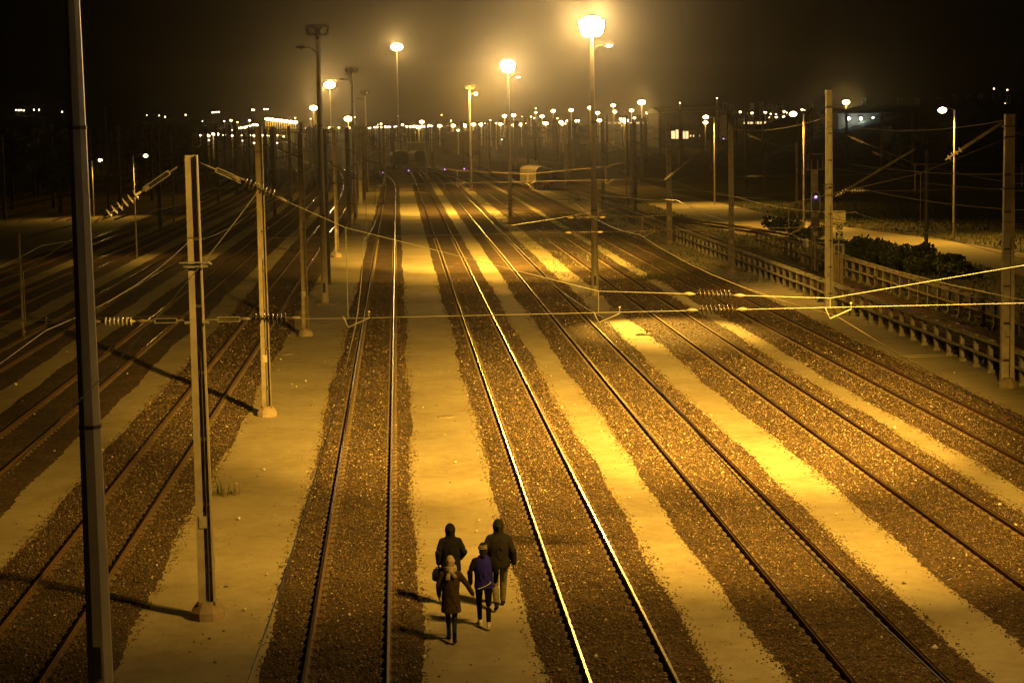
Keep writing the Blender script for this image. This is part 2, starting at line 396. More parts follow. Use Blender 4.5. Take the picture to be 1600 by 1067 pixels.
# ------------------------------------------------------------------ masts
def i_beam(h, mirror=1, w=.30, m='mast', cross=True):
    """steel channel mast: broad flange on one side, thin flange on the other, recessed web between"""
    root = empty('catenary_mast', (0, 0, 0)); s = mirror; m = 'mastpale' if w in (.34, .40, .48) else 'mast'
    mb = MB(); t = .72
    def tap(x0, x1, y0, y1):   # slightly tapered towards the top
        vs = [(x, y, 0) for x, y in ((x0, y0), (x1, y0), (x1, y1), (x0, y1))] + [(x * t, y * t, h) for x, y in ((x0, y0), (x1, y0), (x1, y1), (x0, y1))]
        mb.add(vs, [(3, 2, 1, 0), (4, 5, 6, 7), (0, 1, 5, 4), (1, 2, 6, 5), (2, 3, 7, 6), (3, 0, 4, 7)])
    a = w / 2
    xs = sorted((-a * s, (-a + .155) * s)); tap(xs[0], xs[1], -.13, -.105); 
    xs = sorted((-a * s, (-a + .022) * s)); tap(xs[0], xs[1], -.104, .13)
    xs = sorted(((a - .035) * s, a * s)); tap(xs[0], xs[1], -.13, .13)
    xs = sorted(((-a + .023) * s, (a - .036) * s)); tap(xs[0], xs[1], .05, .068)
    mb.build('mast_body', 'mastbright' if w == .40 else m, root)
    if cross:
        for z in np.arange(1.0, h - .6, 1.35): mb = MB(); mb.box(-a + .03, a - .04, -.1, -.088, z, z + .06); mb.build('lacing_plate', 'mastdark', root)
    b = MB()
    rs = [(.36, -.05), (.36, .16), (.26, .30), (.20, .36)]
    b.tube([(0, 0, z) for r, z in rs], [r for r, z in rs], 8, twist=.39); b.build('footing', 'concbrown', root)
    return root
def base_at(px, py): p = gp(px, py); return p
near_masts = [  # base px, height, mirror, width, label
 ((325, 965), 9.45, 1, .34, 'tall steel channel mast on a faceted concrete footing, nearest complete mast on the left'),
 ((418, 650), 10.0, 1, .33, 'steel channel mast on the sand, next one behind the nearest complete mast on the left'),
 ((478, 525), 9.7, 1, .32, 'steel mast just left of the tall unlit crown-topped lamp mast'),
 ((527, 402), 9.6, 1, .30, 'slim steel mast between the first and second unlit lamp masts'),
 ((1295, 490), 11.3, 1, .40, 'tall steel mast with a brightly lit left edge standing before the signal and number signs'),
 ((1143, 426), 9.6, -1, .36, 'twin-flanged steel mast before the concrete fence, left of the bright-edged mast'),
 ((1573, 605), 9.95, -1, .48, 'broad grey steel mast at the right edge in front of the concrete fence'),
 ((1046, 381), 10.0, -1, .46, 'broad steel mast against the fence, between the slim pole and the twin-flanged mast'),
]
MASTS = []
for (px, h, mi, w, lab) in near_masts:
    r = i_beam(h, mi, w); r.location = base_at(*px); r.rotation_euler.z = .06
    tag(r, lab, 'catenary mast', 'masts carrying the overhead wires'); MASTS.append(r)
for q, m_ in enumerate(MASTS):
    b = MB(); b.tube([(.06, -.115, .3), (.062, -.118, 2.2), (.055, -.115, 5.5)], .012, 5); b.build('earth_cable', 'mastdark', m_)
    b = MB(); b.box(-.10, .06, -.142, -.134, 1.9, 2.15); b.build('number_plate', 'concrete', m_)
    for sx in (-1, 1):
        for sy in (-1, 1): b = MB(); b.tube([(sx * .16, sy * .15 - .02, .30), (sx * .16, sy * .15 - .02, .37)], .022, 6); b.build('anchor_bolt', 'rust', m_)
# bracket with a cable drum halfway up the nearest mast
b = MB(); b.box(-.30, .27, -.21, -.17, 7.30, 7.33); b.box(-.22, .27, -.21, -.17, 7.22, 7.25); b.tube([(.27, -.19, 7.31), (.34, -.19, 7.27)], .03)
b.build('bracket', 'galv', MASTS[0])
b = MB()
for z, in ((6.1,),):
    for s in (-1, 1): b.tube([(s * .12, -.16, z), (s * .24, -.16, z)], .035, 8)
b.build('clamp', 'galv', MASTS[0])
# bands round the right-hand masts
for m_ in (MASTS[4], MASTS[6]):
    for z in ((6.55, 6.35, 10.4, 6.0) if m_ is MASTS[4] else (7.25, 9.5)):
        b = MB(); b.box(-.26, .24, -.165, .15, z, z + .035); b.build('band', 'mastdark', m_)
# ------------------------------------------------------------------ lamp masts
def crown(parent, z, lit, lens_r=.27, n=6, arm=True, armside=-1, R0=.62):
    mb = MB(); 
    for k in range(16):
        a, c = 2 * math.pi * k / 16, 2 * math.pi * (k + 1) / 16
        for zz in (z - .12, z + .38):
            mb.tube([(R0 * math.cos(a), R0 * math.sin(a), zz), (R0 * math.cos(c), R0 * math.sin(c), zz)], .022, 5)
        if k % 4 == 0:
            mb.tube([(0, 0, z - .12), (R0 * math.cos(a), R0 * math.sin(a), z - .12)], .025, 5)
            mb.tube([(R0 * math.cos(a), R0 * math.sin(a), z - .12), (R0 * math.cos(a), R0 * math.sin(a), z + .38)], .02, 5)
    mb.tube([(0, 0, z - .5), (0, 0, z + .3)], .1, 8)
    mb.build('head_frame', 'mastdark', parent)
    if lit: g = MB(); g.sphere((0, 0, z + .22), .68, 16, 10, sz=.84); g.build('glare_core', 'lamp', parent, True)  # added glowing core that imitates the glare over the floodlights
    for k in range(n):
        a = 2 * math.pi * k / n + .4
        d = Vector((math.cos(a), math.sin(a), -.45)).normalized()
        c = Vector((math.cos(a) * .34, math.sin(a) * .34, z + .12)) * (1, 1, 1)[0] if not lit else Vector((math.cos(a) * .34, math.sin(a) * .34, z + (.05, .3)[k % 2]))
        h = MB(); h.tube([c - d * .12, c, c + d * .16, c + d * .22], [.09, .15, lens_r, lens_r], 10); ho = h.build('floodlight', 'black', parent, True)
        g = MB(); g.tube([c + d * .221, c + d * .25], [lens_r * .9, lens_r * .8], 10); g.build('lens', 'lamp' if lit else 'lens', ho)
    if arm:
        mb = MB(); s = armside
        mb.tube([(0, 0, z - 1.5), (s * .12, 0, z - 1.1), (s * .35, 0, z - .86), (s * .7, 0, z - .8)], .035, 6)
        mb.build('side_arm', 'mastdark', parent)
        h = MB(); h.sphere((s * .95, 0, z - .80), .3, 12, 6, sy=.45, sz=.32); ho = h.build('street_light_head', 'mastdark', parent, True)
        g = MB(); g.sphere((s * .95, 0, z - .865), .2, 10, 5, sy=.5, sz=.35); g.build('lens', 'lamp' if lit else 'lens', ho)
def lamp_mast(loc, h, label, lit, w0=.215, w1=.11, foot=True, arm=True, armside=-1, poles='pole', n=6, cat='lamp mast', group='tall lamp masts of the yard'):
    root = empty('lamp_mast', loc); tag(root, label, cat, group)
    mb = MB(); hs = [0, .4, .4, h * .33, h * .33, h * .66, h * .66, h - .4]
    ws = [w0 * 1.06, w0 * 1.06, w0, w0 + (w1 - w0) * .31, w0 + (w1 - w0) * .34, w0 + (w1 - w0) * .64, w0 + (w1 - w0) * .68, w1]
    mb.tube([(0, 0, a + .0006 * i) for i, a in enumerate(hs)], ws, 8, twist=.3); mb.build('pole', poles, root)
    mb = MB()
    for z in (h * .33, h * .66): 
        rr = w0 + (w1 - w0) * z / h + .012; mb.tube([(0, 0, z - .03), (0, 0, z + .03)], rr, 8, twist=.3)
    mb.box(-.07, .07, -w0 - .03, -w0 + .02, .7, 1.25)
    mb.build('joint_collar', 'mastdark', root)
    if foot:
        mb = MB(); mb.box(-.48, .48, -.48, .48, -.1, .09); mb.box(-.3, .3, -.3, .3, .09, .13); mb.build('footing', 'concbrown', root)
    crown(root, h, lit, arm=arm, armside=armside, n=10 if lit else n, lens_r=.42 if lit else .25)
    return root
def light(parent, kind, loc, power, col=SOD, target=None, size=90, blend=1.0, rad=.3):
    l = bpy.data.lights.new('lamp_light', kind); l.energy = power; l.color = col; l.shadow_soft_size = rad
    if kind == 'SPOT': l.spot_size = R(size); l.spot_blend = blend
    o = bpy.data.objects.new('lamp_light', l); COL.objects.link(o); o.parent = parent; o.location = loc
    if target is not None:
        d = Vector(target) - (Vector(loc) + parent.location); o.rotation_euler = d.to_track_quat('-Z', 'Y').to_euler()
    return o
row_r = [(9.45, 28.4), (4.77, 110.4), (.08, 192.5), (-5.6, 288)]
LM = []
LM.append(lamp_mast((*row_r[0], 0), 15.2, 'lit lamp mast just outside the right edge, casting the walkers\' shadows', True))
LM.append(lamp_mast((*row_r[1], 0), 15.0, 'brightest lit lamp mast with a wide white glow, standing on the sand between two tracks', True, armside=1))
LM.append(lamp_mast((*row_r[2], 0), 15.2, 'second brightest lamp mast with a yellow-green glow, behind the brightest one', True, armside=1))
LM.append(lamp_mast((*row_r[3], 0), 15.0, 'slim dark lamp mast with one small lit lamp on a short arm', False, armside=1, n=2))
W = 1000.0
K = {'0': 1.0, '1': 1.0, '2': 1.0}
def mast_lights(i, fw, near_back, glare, wide, side=0):
    """floodlights of a lit mast: two ahead, one close behind, one sideways, a weak wide spill, and added beams for glare, rail streaks and the sign"""
    m_ = LM[i]; X, Y = row_r[i]; h = 15.1
    for dx, k in (((-13, .45), (-2.4, 1.0)) if i == 0 else ((-9.5, .75), (-2.2, 1.0))):
        light(m_, 'SPOT', (dx * .05, 1.45, h), fw * k * .72, target=(X + dx, Y + (38 if i == 0 else 31), 0), size=31, blend=1)
        light(m_, 'SPOT', (dx * .05, 1.45, h), fw * k * .13, target=(X + dx, Y + 25, 0), size=56, blend=1)
        light(m_, 'SPOT', (dx * .05, 1.45, h - .1), fw * k * .012, target=(X + dx, Y + 12, 0), size=72, blend=1)
    if i == 0: light(m_, 'SPOT', (.4, 1.45, h), 90 * W, target=(16.4, 102, 5), size=12.5, blend=.8)  # added narrow beam that brightens the sign post and the bright-edged mast
    light(m_, 'SPOT', (0, 0, h - .75), wide, target=(X - 1, Y + 6, 0), size=150, blend=.8)
    if near_back: light(m_, 'SPOT', (.2, -1.45, h - .1), near_back, target=(X + 2.5, Y - 18, 0), size=27, blend=1)
    if glare: light(m_, 'SPOT', (-.1, -1.5, h + .15), glare, col=(1, .64, .24), target=(0, 0, 15 + Y * .22), size=40, blend=.4)  # added upward beam, there only to make the halo in the haze
    if glare: light(m_, 'SPOT', (-.4, -1.6, h - .1), 14 * W, target=(0, 30, 0), size=60, blend=1)  # added beam that puts highlights on the rails
    if side: light(m_, 'SPOT', (-1.45 if i == 0 else 1.45, 0, h), side, target=(-7.8, 46, 5) if i == 0 else (24, Y - 4, 1), size=56 if i == 0 else 95, blend=.9)
mast_lights(0, 680 * W, 0, 0, .8 * W, side=24 * W)
mast_lights(1, 560 * W, 190 * W, 62 * W, 2 * W, side=15 * W)
mast_lights(2, 430 * W, 15 * W, 72 * W, 2 * W)
light(LM[3], 'POINT', (.95, -.4, 14.0), 15 * W)
g = MB(); g.sphere((.95, -.12, 14.12), .16); g.build('lit_lamp', 'lamp', LM[3])
row_l = [((160, 1116), 15.2, 'thick pale unlit lamp pole at the left, running past the top of the picture'),
         ((508, 476), 15.1, 'first tall unlit lamp mast with a crown of floodlights, tallest silhouette on the left'),
         ((556, 352), 15.3, 'second unlit lamp mast with a crown and a side arm lamp'),
         ((574, 300), 14.6, 'third and shortest unlit lamp mast with a crown and a side arm lamp')]
for i, (px, h, lab) in enumerate(row_l):
    p = gp(*px); lamp_mast(p, h, lab, False, w0=.215 if i else .225, poles='pole', n=5)

# small bright tag for poles seen at the right and left
def street_lamp(loc, h, label, group=None, side=-1, power=0, r=.05, head=.22, rz=0, m='lampfar', polem='pole'):
    root = empty('street_lamp', loc, rz); tag(root, label, 'street lamp', group)
    mb = MB(); mb.tube([(0, 0, 0), (0, 0, h * .5), (0, 0, h)], [r * 1.5, r * 1.2, r], 7); mb.build('pole', polem, root)
    mb = MB(); mb.tube([(0, 0, h - .02), (side * .35, 0, h + .12), (side * .75, 0, h + .14)], r * .7, 6); mb.sphere((side * 1.0, 0, h + .12), head * 1.4, 10, 5, sy=.6, sz=.4); mb.build('lamp_arm', 'mastdark', root)
    mb = MB(); mb.sphere((side * 1.0, -.12, h), head, 10, 6, sy=.8, sz=.7); mb.build('lamp_glass', m, root)
    if power: light(root, 'SPOT', (side * 1.0, -.3, h - .2), power, target=root.location + Vector((side, -3, 0)), size=140, blend=.6)
    return root
def slamp(base, top, label, **kw):
    p = gp(*base); q = at(top[0], top[1], p.y); return street_lamp(p, q.z - .0, label, **kw)
slamp((1490, 375), (1490, 172), 'slim lit street lamp beyond the sandy road, by the dark slope on the right', power=13 * W, group='slim street lamps beyond the tracks', r=.07, head=.36)
slamp((1256, 352), (1256, 178), 'slim lit street lamp seen just left of the mast with the bright edge', power=13 * W, group='slim street lamps beyond the tracks', r=.07, head=.36)
slamp((1117, 320), (1114, 183), 'slim lit street lamp just left of the twin-flanged mast', power=10 * W, group='slim street lamps beyond the tracks', r=.08, head=.34)
slamp((214, 405), (212, 244), 'small lit street lamp in the dark left yard, right of the other one', side=1, power=1.6 * W, group='small street lamps in the dark on the left', r=.05, head=.18)
slamp((147, 340), (141, 251), 'small lit street lamp beside the near pale pole, with a lit tree behind', side=1, power=1.8 * W, group='small street lamps in the dark on the left', r=.06, head=.25)

# slim posts
def slim_post(base, top, label, r=.045, m='galv'):
    p = gp(*base); q = at(top[0], top[1], p.y)
    root = empty('steel_post', p); tag(root, label, 'post', 'slim steel posts')
    mb = MB(); mb.tube([(0, 0, 0), (0, 0, q.z)], r, 7); mb.build('post', m, root)
    mb = MB(); mb.box(-.16, .16, -.16, .16, -.05, .1); mb.build('footing', 'concbrown', root)
    return root
slim_post((979, 356), (977, 196), 'slim bright post just right of the brightest lamp mast', .07)
slim_post((1447, 408), (1447, 235), 'dark twin post among the bushes by the sandy road', .13, 'mast')
slim_post((1245, 358), (1245, 222), 'short broad post behind the signal', .13, 'mast')
slim_post((272, 350), (270, 208), 'dim post in the left yard behind the nearest mast', .1, 'mast')
slim_post((170, 330), (168, 168), 'barely visible tall post right of the near pale pole', .1, 'mastdark')
slim_post((37, 530), (37, 365), 'barely visible post at the far left edge', .06, 'mast')

# ------------------------------------------------------------------ overhead wires
def catenary(p, q, sag, n=14):
    p = Vector(p); q = Vector(q)
    return [p.lerp(q, i / n) + Vector((0, 0, -4 * sag * (i / n) * (1 - i / n))) for i in range(n + 1)]
def headspan(y, xl, hl, xr, hr, tracks, low_h, kinks, label, wr=.0062, wm='wire', im='ins'):
    root = empty('headspan', (0, y, 0)); tag(root, label, 'cross-span wire', 'wires spanning across the tracks')
    k = sorted(kinks)
    pts = [(xl, 0, hl)] + [(x, 0, z) for x, z in k] + [(xr, 0, hr)]
    up_ = MB(); up_.tube(pts, wr, 5); up_.build('upper_wire', wm, root)
    lw = MB(); lw.tube([(xl, 0, low_h), (k[0][0], 0, low_h - .02), (k[-1][0], 0, low_h + .05), (xr, 0, low_h + .1)], wr, 5); lw.build('lower_wire', wm, root)
    for x, z in k:
        d = MB(); d.tube([(x, 0, z), (x, 0, low_h)], wr * 1.1, 5); d.build('dropper', wm, root)
        a = MB(); a.tube([(x - .1, 0, low_h + .02), (x, 0, low_h - .2), (x + .42, 0, low_h - .02), (x + .42, 0, low_h + .12)], .014, 6); a.sphere((x + .42, 0, low_h + .1), .028)
        a.build('registration_arm', 'galv' if wm == 'wire' else wm, root)
    return root
def insul(root, x, z, dx, dz, n=8, r=.105, m='ins', sp=.085):
    mb = MB(); mb.discs((x, 0, z), (dx, 0, dz), n, sp, r, .022); mb.build('insulator', m, root, True)
    d = Vector((dx, 0, dz)).normalized(); p = Vector((x, 0, z))
    for q in (p - d * .22, p + d * (n * sp + .12)): mb = MB(); mb.tube([q - d * .1, q - d * .03, q + d * .03, q + d * .1], [.018, .04, .04, .018], 8); mb.build('clamp', 'mast', root)
def turnbuckle(root, p, q):
    p = Vector(p); q = Vector(q); d = (q - p).normalized(); s = Vector((0, 0, 1)).cross(d).normalized(); u = d.cross(s)
    mb = MB(); a = .045
    for t in (-1, 1): mb.tube([p + u * a * t, q + u * a * t], .014, 6)
    mb.tube([p - u * a, p + u * a], .016, 6); mb.tube([q - u * a, q + u * a], .016, 6); mb.tube([p - d * .2, p], .018, 6); mb.tube([q, q + d * .2], .018, 6)
    mb.build('turnbuckle', 'galv', root)
def X_at(px, y): return at(px, 300, y).x
yS = 39.2; XL = MASTS[0].location.x; hM = 9.3
kA = at(540, 356, yS); kB = at(935, 455, yS); kC = at(1297, 466, yS)
low = at(540, 496, yS).z
S1 = headspan(yS, XL + .17, hM, 17.2, 9.35, 'ABCD', low, [(kA.x, kA.z), (kB.x, kB.z), (kC.x, kC.z), (12.0, 7.2)], 'nearest pair of bright cross-span wires with two dark insulator strings before the fence mast')
q = at(405, 294, yS); p0 = Vector((XL + .17, 0, hM)); dA = (Vector((kA.x, 0, kA.z)) - p0).normalized()
t = (q.x - p0.x) / dA.x; ip = p0 + dA * (t - .3)
insul(S1, ip.x, ip.z, dA.x, dA.z, m='ins')
turnbuckle(S1, p0 + dA * .35, p0 + dA * .95)
insul(S1, at(408, 500, yS).x - .1, low + .005, 1, 0, m='ins')
turnbuckle(S1, (at(340, 500, yS).x, 0, low), (at(370, 500, yS).x + .06, 0, low))
zB = lambda px: at(px, 461, yS)
dB = Vector((kC.x - kB.x, 0, kC.z - kB.z)).normalized(); pB = Vector((kB.x, 0, kB.z)) + dB * (at(1094, 460, yS).x - kB.x)
insul(S1, pB.x, pB.z, dB.x, dB.z); insul(S1, at(1098, 485, yS).x, low + .02, 1, 0)
# left half of the same span, carried on to the next mast in the dark
kF = at(36, 425, yS)
S1b = headspan(yS, -17.5, 9.4, XL - .17, hM, 'FG', low, [(kF.x, kF.z), (-14.0, 7.3)], 'dim cross-span wires left of the nearest complete mast, passing behind the near pale pole', wr=.009, wm='wiredark', im='insw')
p0 = Vector((XL - .17, 0, hM)); dL = (Vector((kF.x, 0, kF.z)) - p0).normalized(); q = at(212, 305, yS); t = (q.x - p0.x) / dL.x
insul(S1b, (p0 + dL * t).x, (p0 + dL * t).z, dL.x, dL.z, n=6, r=.12, m='insw', sp=.13); turnbuckle(S1b, p0 + dL * .35, p0 + dL * .95)
insul(S1b, at(205, 508, yS).x, low, -1, 0, n=7, m='insw'); turnbuckle(S1b, (at(242, 508, yS).x, 0, low), (at(276, 508, yS).x, 0, low))
# further spans
def far_span(y, label, x0, x1, h0=9.4, tr='ABCDE', wm='wireblack', inspx=None, wr=.008):
    ks = []
    c = (x0 + x1) / 2; hw = (x1 - x0) / 2
    for k in tr:
        x = cx(k, y); ks.append((x, 6.6 + 2.6 * ((x - c) / hw) ** 2))
    r_ = headspan(y, x0, h0, x1, h0, tr, 6.1, ks, label, wr=wr, wm=wm)
    for a, b in inspx or []:
        insul(r_, a, b, 1, 0, n=9, r=.11)
    return r_
yb = MASTS[1].location.y
far_span(68.5, 'dark cross-span wires with two dark insulator strings beside the brightest lamp mast', MASTS[1].location.x, MASTS[6].location.x, inspx=[(at(902, 352, 68.5).x, 6.62), (at(898, 364, 68.5).x, 6.1)])
far_span(97, 'dull cross-span wires reaching the tall mast with the bright left edge', -9.8, MASTS[4].location.x, h0=9.6)
far_span(127.5, 'bright cross-span wire rising to the top of the twin-flanged mast', -12.0, MASTS[5].location.x, h0=9.4)
far_span(158, 'dull cross-span wires ending at the broad mast against the fence', -13.6, MASTS[7].location.x)
# right-hand part of the spans, over the earth and the fences
def right_span(y, x0, x1, label, h0=9.3, low=6.2):
    m0 = (x0 + x1) / 2
    r_ = headspan(y, x0, h0, x1, h0, '', low, [(x0 + (x1 - x0) * .3, 7.5), (x0 + (x1 - x0) * .7, 7.4)], label, wr=.016, wm='wiredark')
    insul(r_, x0 + .9, h0 - .42, .9, -.4, n=5, r=.12, m='insw', sp=.13); insul(r_, x0 + .9, low + .02, 1, 0, n=5, r=.12, m='insw', sp=.13)
right_span(99, MASTS[4].location.x + .3, 30, 'dull cross-span wires right of the tall mast with the bright edge, with pale insulators')
right_span(127, MASTS[5].location.x + .3, 29, 'dull cross-span wires right of the twin-flanged mast')
right_span(71, MASTS[6].location.x + .3, 30, 'dull cross-span wires right of the broad mast at the right edge')
# long brackets (slanting booms) seen against the dark slope
def boom(a, b, y, label, r=.06):
    p = at(*a, y); q = at(*b, y); root = empty('bracket_boom', p); tag(root, label, 'bracket', 'slanting brackets of the overhead line')
    mb = MB(); mb.tube([(0, 0, 0), q - p], r, 6); mb.build('boom_tube', 'mastdark', root)
    mb = MB(); mb.discs((q - p) * .0, (p - q), 4, .16, .13, .03); mb.build('insulator', 'insw', root, True)
boom((1322, 297), (1430, 233), 99.4, 'long slanting bracket rising right from the tall mast with the bright edge')
boom((1500, 235), (1566, 192), 72, 'short slanting bracket reaching the broad mast at the right edge')
boom((1050, 272), (1105, 228), 128, 'slanting bracket left of the twin-flanged mast', .05)
boom((1376, 243), (1440, 272), 135, 'short slanting bracket left of the dark twin post', .04)

def contact_wire(k, label, y0=18, y1=330, stag=.0, r=.011, m='wire', hs=5.98):
    spans = [yS - 28, yS, 68.5, 97, 127.5, 158, 187, 216, 245, 275, 305, 335]
    pts = []
    for i in range(len(spans) - 1):
        a, b = spans[i], spans[i + 1]
        sa = (.22 if i % 2 else -.1) ; sb = (-.1 if i % 2 else .22)
        for j in range(6):
            t = j / 6; y = a + (b - a) * t
            pts.append((cx(k, y) + stag + sa * (1 - t) + sb * t, y, hs - .28 * 4 * t * (1 - t)))
    mb = MB(); mb.tube([Vector(p) - Vector(pts[0]) for p in pts], r, 5)
    o = mb.build('contact_wire', m, None, loc=pts[0]); tag(o, label, 'overhead wire', 'contact wires along the tracks'); return o
contact_wire('A', 'thin overhead wire above the track left of the walkers', m='wiremid', r=.009)
contact_wire('B', 'thin overhead wire above the track right of the walkers', m='wiredark', r=.009)
contact_wire('C', 'bright overhead wire ending at the pale arm beside the bright-edged mast', m='wiremid')
contact_wire('D', 'overhead wire above the track just right of the brightest lamp mast', m='wiredark')
contact_wire('E', 'overhead wire above the rusty track beside the concrete fence', m='wiredark')
contact_wire('F', 'faint overhead wire above the dim track behind the nearest complete mast', m='wiremid', r=.009)
contact_wire('G', 'very faint overhead wire far on the left', m='wiredark')
# extra bright wires
def wire(pts, label, r=.011, m='wire'):
    pts = [Vector(p) for p in pts]; mb = MB(); mb.tube([p - pts[0] for p in pts], r, 5)
    o = mb.build('cable', m, None, loc=pts[0]); tag(o, label, 'cable', 'loose cables of the overhead line'); return o
a = at(405, 296, yS); bq = at(0, 737, 24)
wire(catenary(a, bq + (bq - a) * .1, .25), 'thin cable running down to the lower left from the insulator by the nearest complete mast', m='wire', r=.008)
wire(catenary(at(1140, 201, 127), at(1292, 183, 99), .35), 'sagging cable between the tops of the twin-flanged and the bright-edged masts', m='wire', r=.010)
wire(catenary(at(1292, 190, 99), at(1572, 188, 71), .42), 'sagging cable between the tops of the bright-edged mast and the right edge mast', m='wiredark', r=.014)
wire(catenary(at(800, 352, 128), at(1050, 308, 158), .1), 'pale cable crossing low behind the brightest lamp mast', m='wire', r=.014)
wire([at(920, 303, 150), at(1067, 318, 132), at(1135, 337, 118)], 'bent pale cable passing in front of the sandy road', m='wire', r=.014)
for i, (p, q, Y) in enumerate([((1140, 305), (1340, 332), 110), ((1330, 330), (1640, 400), 100), ((1330, 292), (1640, 330), 118), ((1330, 257), (1640, 270), 120), ((1300, 262), (1640, 300), 125), ((1380, 240), (1640, 292), 126), ((1000, 290), (1300, 300), 140), ((1050, 250), (1440, 262), 150)]):
    wire(catenary(at(*p, Y), at(*q, Y * .9), .3), ['longest', 'lowest', 'upper middle', 'topmost', 'middle', 'steepest', 'far left', 'farthest'][i] + ' of the faint cables strung before the dark slope on the right', m='wiredark', r=.014)

# ------------------------------------------------------------------ fences
def fence(f, y0, y1, label, colour, step=1.9, h=1.3):
    root = empty('trough_fence', (f(y0), y0, 0)); tag(root, label, 'concrete fence', 'post and rail concrete fences')
    O = root.location; ang = -math.atan(hdg(f, 100))
    y = y0; n = 0
    while y < y1 and n < 98:
        xf = Matrix.Translation((f(y) - O.x, y - O.y, 0)) @ Matrix.Rotation(ang, 4, 'Z')
        mb = MB(); mb.box(-.08, .08, -.10, .10, -.05, h + random.uniform(-.02, .02), 0, xf); mb.box(-.14, .14, -.14, .14, -.05, .12, 0, xf); mb.build('post', colour, root)
        y += step; n += 1
    y1 = y
    for z0, z1, w, sds in ((h - .12, h - .02, .04, (-1, 1)), (h * .47, h * .47 + .09, .035, (-1,))):
        for sd in sds:
            mb = MB(); yy = y0
            while yy < y1 - step * .5:
                a = Vector((f(yy) - O.x + sd * .14, yy - O.y, 0)); b_ = Vector((f(yy + step) - O.x + sd * .14, yy + step - O.y, 0)); j = random.uniform(-.015, .015)
                vs = []
                for P_2 in (a.lerp(b_, .015), a.lerp(b_, .985)):
                    for dx, z in ((-w, z0 + j), (w, z0 + j), (w, z1 + j), (-w, z1 + j)): vs.append((P_2.x + dx, P_2.y, z))
                mb.add(vs, [(0, 1, 2, 3), (7, 6, 5, 4), (0, 4, 5, 1), (1, 5, 6, 2), (2, 6, 7, 3), (3, 7, 4, 0)])
                yy += step
            mb.build('rail', colour, root)
fence(lambda y: 23.0 - .0595 * y, 58, 240, 'long low concrete post and rail fence beside the rusty track', 'concrete')
fence(lambda y: 27.6 - .056 * y, 62, 152, 'second, browner concrete post and rail fence farther from the tracks, below the bushes', 'concbrown')

# ------------------------------------------------------------------ foliage
def leaves(C, rx, n, size, seed=0, flat=.8):
    """n leaf blades scattered through lumpy ellipsoids C=[(x,y,z,r)]"""
    rg = np.random.default_rng(seed); C = np.array(C); idx = rg.integers(0, len(C), n)
    d = rg.normal(size=(n, 3)); d /= np.linalg.norm(d, axis=1)[:, None]
    r = rg.uniform(.35, 1.05, n) ** .6
    P = C[idx, :3] + d * (C[idx, 3] * r)[:, None] * np.array([1, 1, flat])
    a = rg.normal(size=(n, 3)); a /= np.linalg.norm(a, axis=1)[:, None]; b = np.cross(a, rg.normal(size=(n, 3))); b /= np.linalg.norm(b, axis=1)[:, None]
    s = size * rg.uniform(.6, 1.4, n)[:, None]
    V = np.stack([P - a * s, P + b * s * .45, P + a * s, P - b * s * .45], 1).reshape(-1, 3)
    V[:, 2] = np.maximum(V[:, 2], .01)
    return V, np.arange(n * 4).reshape(-1, 4)
def bush(p, R_, label, seed, n=1600):
    root = empty('bush', p); tag(root, label, 'bush', 'bushes along the sandy road')
    rg = random.Random(seed); C = [(rg.uniform(-1, 1) * R_, rg.uniform(-.6, .6) * R_, rg.uniform(.25, .75) * R_ * .8, rg.uniform(.3, .6) * R_) for _ in range(9)]
    V, Fc = leaves(C, 1, n, .16, seed); o = np_obj('foliage', V, Fc, 'leaf', 4); o.parent = root
    mb = MB()
    for i in range(7):
        c = C[i]; mb.tube([(c[0] * .2, c[1] * .2, 0), (c[0] * .6, c[1] * .6, c[2] * .6), c[:3]], [.05, .03, .012], 5)
    mb.build('stem', 'bark', root)
for i, (px, R_, lab) in enumerate([((1325, 405), 1.5, 'dark bush right beside the signs'), ((1368, 412), 2.0, 'rounded dark bush, largest of those by the sandy road'), ((1412, 420), 1.7, 'dark bush at the foot of the dark twin post'),
    ((1458, 428), 1.5, 'dark bush just right of the dark twin post'), ((1500, 436), 1.1, 'last low bush before the right edge mast'), ((1222, 360), 1.5, 'small bush left of the short broad post'), ((1262, 372), 1.1, 'low bush directly behind the signal')]):
    bush(gp(*px), R_, lab, 20 + i, 2600)
def tuft(p, r, label, seed, n=130):
    rg = random.Random(seed); mb = MB()
    for i in range(n):
        a = rg.uniform(0, 6.28); d = rg.uniform(0, r); x, y = d * math.cos(a) * 1.6, d * math.sin(a); h = rg.uniform(.12, .5) * (1 - .4 * d / r); lx, ly = rg.uniform(-.14, .14), rg.uniform(-.14, .14); w = rg.uniform(.008, .02)
        mb.add([(x - w, y, 0), (x + w, y, 0), (x + lx * .5 + w * .6, y + ly * .5, h * .6), (x + lx, y + ly, h)], [(0, 1, 2, 3)])
    o = mb.build('weed_tuft', 'grassleaf', None, loc=p); return tag(o, label, 'weed tuft', 'tufts of weeds growing on the sand')
tuft(gp(1015, 436), .7, 'large weed tuft on the sand right of the brightest lamp mast', 3, 260); tuft(gp(1045, 436), .45, 'smaller weed tuft just right of the large one', 4, 160)
tuft(gp(985, 345), .9, 'weeds round the foot of the slim bright post', 5, 200); tuft(gp(345, 773), .35, 'low weeds on the sand beside the nearest complete mast', 6, 60)
